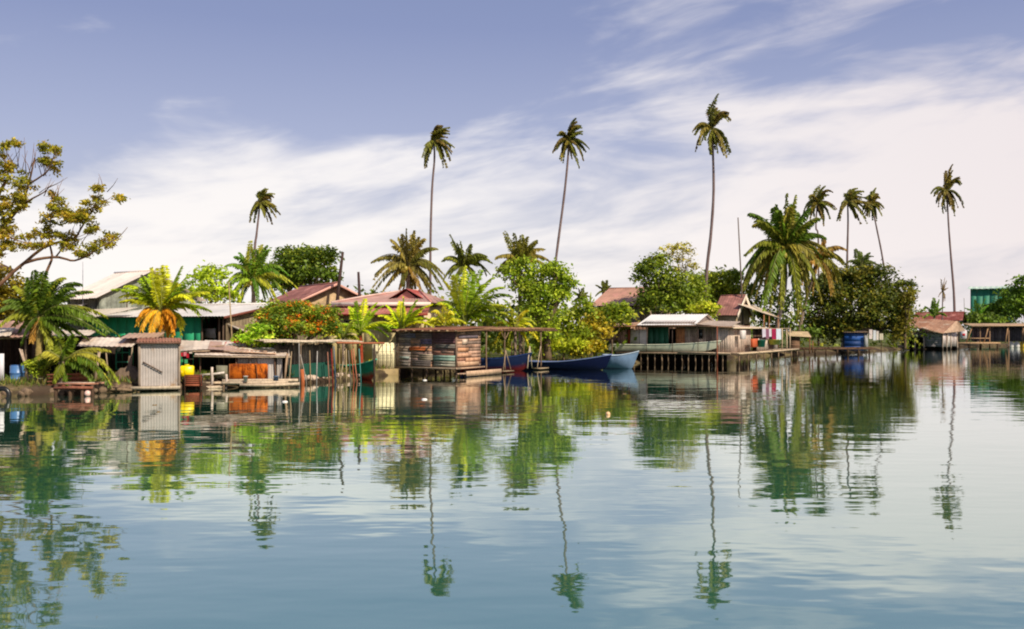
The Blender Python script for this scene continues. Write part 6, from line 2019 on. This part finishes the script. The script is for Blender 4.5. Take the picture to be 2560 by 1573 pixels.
# ---- shrubs
tree('flowering_bush', 'wide bush dotted with orange flowers above the fish pen', 47, 745, [(700, 790, 42, 28), (750, 782, 48, 28), (800, 795, 42, 30), (668, 812, 34, 28), (730, 820, 56, 30), (790, 825, 48, 26), (828, 815, 20, 24), (690, 838, 40, 16)], [S('6f8c34'), S('5a7a2c'), S('86993e'), S('48682a')], .15, 420, 24, 63, .8, None, .12, cat='bush', flowers=([S('d87028'), S('c86024'), S('dc8a38')], .085, 300, 9, .07))
tree('papaya_bush', 'small pale green leafy plant rising through the tin roof', 43.4, 636, [(640, 830, 24, 16), (620, 845, 20, 12), (655, 848, 20, 14), (636, 855, 26, 14), (605, 848, 10, 6)], [S('8fb848'), S('a4c85c'), S('7aa83c')], .2, 60, 14, 64, .8, None, .04, cat='bush', up=1.2)
for i, (lab, D, tx, lobes, pal) in enumerate([
    ('olive scrub right of the bright leafy tree', 68, 1440, [(1430, 800, 26, 30), (1455, 775, 22, 24), (1445, 840, 30, 26)], MG),
    ('brownish scrub below the rust red roof', 70, 1480, [(1478, 810, 24, 28), (1500, 830, 26, 26), (1470, 845, 24, 20)], OL),
    ('green bush left of the stilt house', 71, 1530, [(1520, 800, 26, 20), (1560, 795, 20, 18), (1500, 790, 24, 22), (1545, 775, 24, 16)], MG),
    ('yellow flowering bush on the bank behind the skiff', 66.5, 1492, [(1492, 868, 11, 11), (1482, 874, 8, 6)], [S('a89a24'), S('94902a'), S('7a802c')]),
    ('low bright bush on the bank above the long canoe', 65.5, 1410, [(1400, 868, 26, 14), (1435, 866, 24, 14), (1380, 874, 16, 12)], YG),
    ('olive weeds on the bank at the right above the long canoe', 65.8, 1455, [(1455, 876, 18, 10), (1440, 882, 12, 7)], OL),
    ('bright green bush right of the boat shelter', 66, 1370, [(1372, 850, 22, 22), (1350, 865, 18, 16)], BG),
    ('dark green bush in front of the green house porch', 47.8, 690, [(690, 862, 20, 12), (670, 866, 14, 10)], DG),
    ('low green bush beside the cream wall', 55.0, 965, [(960, 912, 24, 6), (985, 912, 12, 5)], YG),
    ('low weeds under the left palm', 37.4, 110, [(85, 915, 16, 14), (118, 908, 14, 12), (100, 930, 14, 10)], MG),
    ('round pale shrub behind the stilt house roof', 80, 1775, [(1770, 775, 20, 12), (1740, 778, 16, 10)], YG),
    ('dark shrub at the foot of the big coconut palm', 96, 1930, [(1925, 812, 26, 26), (1900, 806, 18, 22), (1950, 838, 24, 20), (1985, 815, 24, 26), (2012, 830, 24, 30), (1880, 760, 26, 40), (1915, 740, 30, 44), (1990, 760, 30, 40), (1945, 770, 30, 40)], DG),
    ('green shrub between the grey hut and the far shelter', 142, 2420, [(2420, 800, 22, 14), (2440, 806, 26, 12), (2480, 804, 26, 12), (2510, 806, 20, 8)], DG),
]):
    tree('shrub', lab, D, tx, lobes, pal, .0042 * D if i not in (9,) else .12, 70 if i not in (3, 8, 5) else 40, 18, 70 + i, .8, None, .05, cat='bush')

# banana-like tall leaves by the rust roof
near('thin banana plant with torn pale leaves in front of the rust red roof', 72, (1472, 800), [(1474, 850), (1473, 825)],
     [((-6, -30), (-10, -58)), ((4, -30), (12, -52)), ((12, -24), (32, -26)), ((-12, -22), (-30, -20)), ((14, -12), (34, 10)), ((-12, -8), (-28, 16)), ((0, -36), (2, -66))], [S('8aa040'), S('9aac4c'), S('a8a860')], 49, 7, 3.2, 26, .1, .08, .5, .1, bud=5, name='banana_plant', start=.25)
for i, (lab, D, cr, spec) in enumerate([('short palm tuft left of the rust red roof', 92, (1450, 745), 1), ('taller palm tuft just left of the rust red roof', 94, (1508, 728), 2)]):
    near(lab, D, cr, [(cr[0], 845), (cr[0], 780)], [((-6, -14), (-18, -16)), ((4, -16), (8, -26)), ((8, -10), (22, -4)), ((-8, -4), (-20, 12)), ((6, -2), (14, 18)), ((-2, -18), (-4, -24)), ((8, -12), (18, -14))], [S('5c6a34'), S('6c7438')], 85 + i, 9, 2.6, 22, .15, .12, .6, .2, bud=4)

# far undergrowth that reads as one mass
def undergrowth():
    g = rng(77)
    mb = MB()
    spans = [(1030, 1400, 71, 806, 42), (1200, 1420, 80, 800, 40), (1380, 1600, 76, 815, 26), (-200, 420, 60, 800, 24), (420, 1260, 78, 775, 34), (1260, 1640, 100, 790, 30), (1640, 1900, 110, 770, 36), (1880, 2300, 122, 800, 30), (2260, 2700, 200, 806, 14)]
    lob = []
    for a, b, D, py, h in spans:
        k = D / FPX
        x = a
        while x < b:
            w = g.uniform(26, 48)
            c = P(x, py + g.uniform(-6, 14), D + g.uniform(-3, 3))
            lob.append((tuple(c), w * k, w * k * .8, h * k * g.uniform(.8, 1.3)))
            lob.append(((c.x, c.y, max(.8, c.z * .4)), w * k, w * k * .8, max(.6, c.z * .5)))
            x += w * .9
    crown_mesh(mb, lob, [S('55702c'), S('6a8034'), S('48642a'), S('7a8438')], .5, 900, 18, 5, None, .6, .5, (.6, 1.2), .5)
    tag(mb.build('undergrowth', M['leaf']), kind='stuff')
undergrowth()
def bank_grass():
    g = rng(9)
    mb = MB()
    sp = smooth_path([((x - CXP) * D / FPX, D, 0) for x, D in SHORE[3:19]], 400)
    C, A, B, T = [], [], [], []
    pal = np.array([S('7a8a34'), S('8f8a44'), S('5f7a2c'), S('a09050')])
    for i in range(5200):
        p = sp[int(g.integers(0, len(sp) - 1))]
        d = abs(g.normal()) * 1.6 + .5
        q = p + Vector((-.45, .89, 0)) * d + Vector((g.normal() * .3, g.normal() * .3, 0))
        h = g.uniform(.12, .34)
        z0 = GZ if d > 1.6 else .3 + (d - .5) * .14
        C.append((q.x, q.y, z0 + h * .4)); A.append((g.normal() * .05, g.normal() * .05, h * .55))
        an = g.uniform(0, 6.28)
        B.append((math.cos(an) * .03, math.sin(an) * .03, 0)); T.append(pal[int(g.integers(0, 4))] * g.uniform(.7, 1.2))
    mb.leaves(C, A, B, T)
    tag(mb.build('bank_grass', M['leaf']), kind='stuff')
bank_grass()
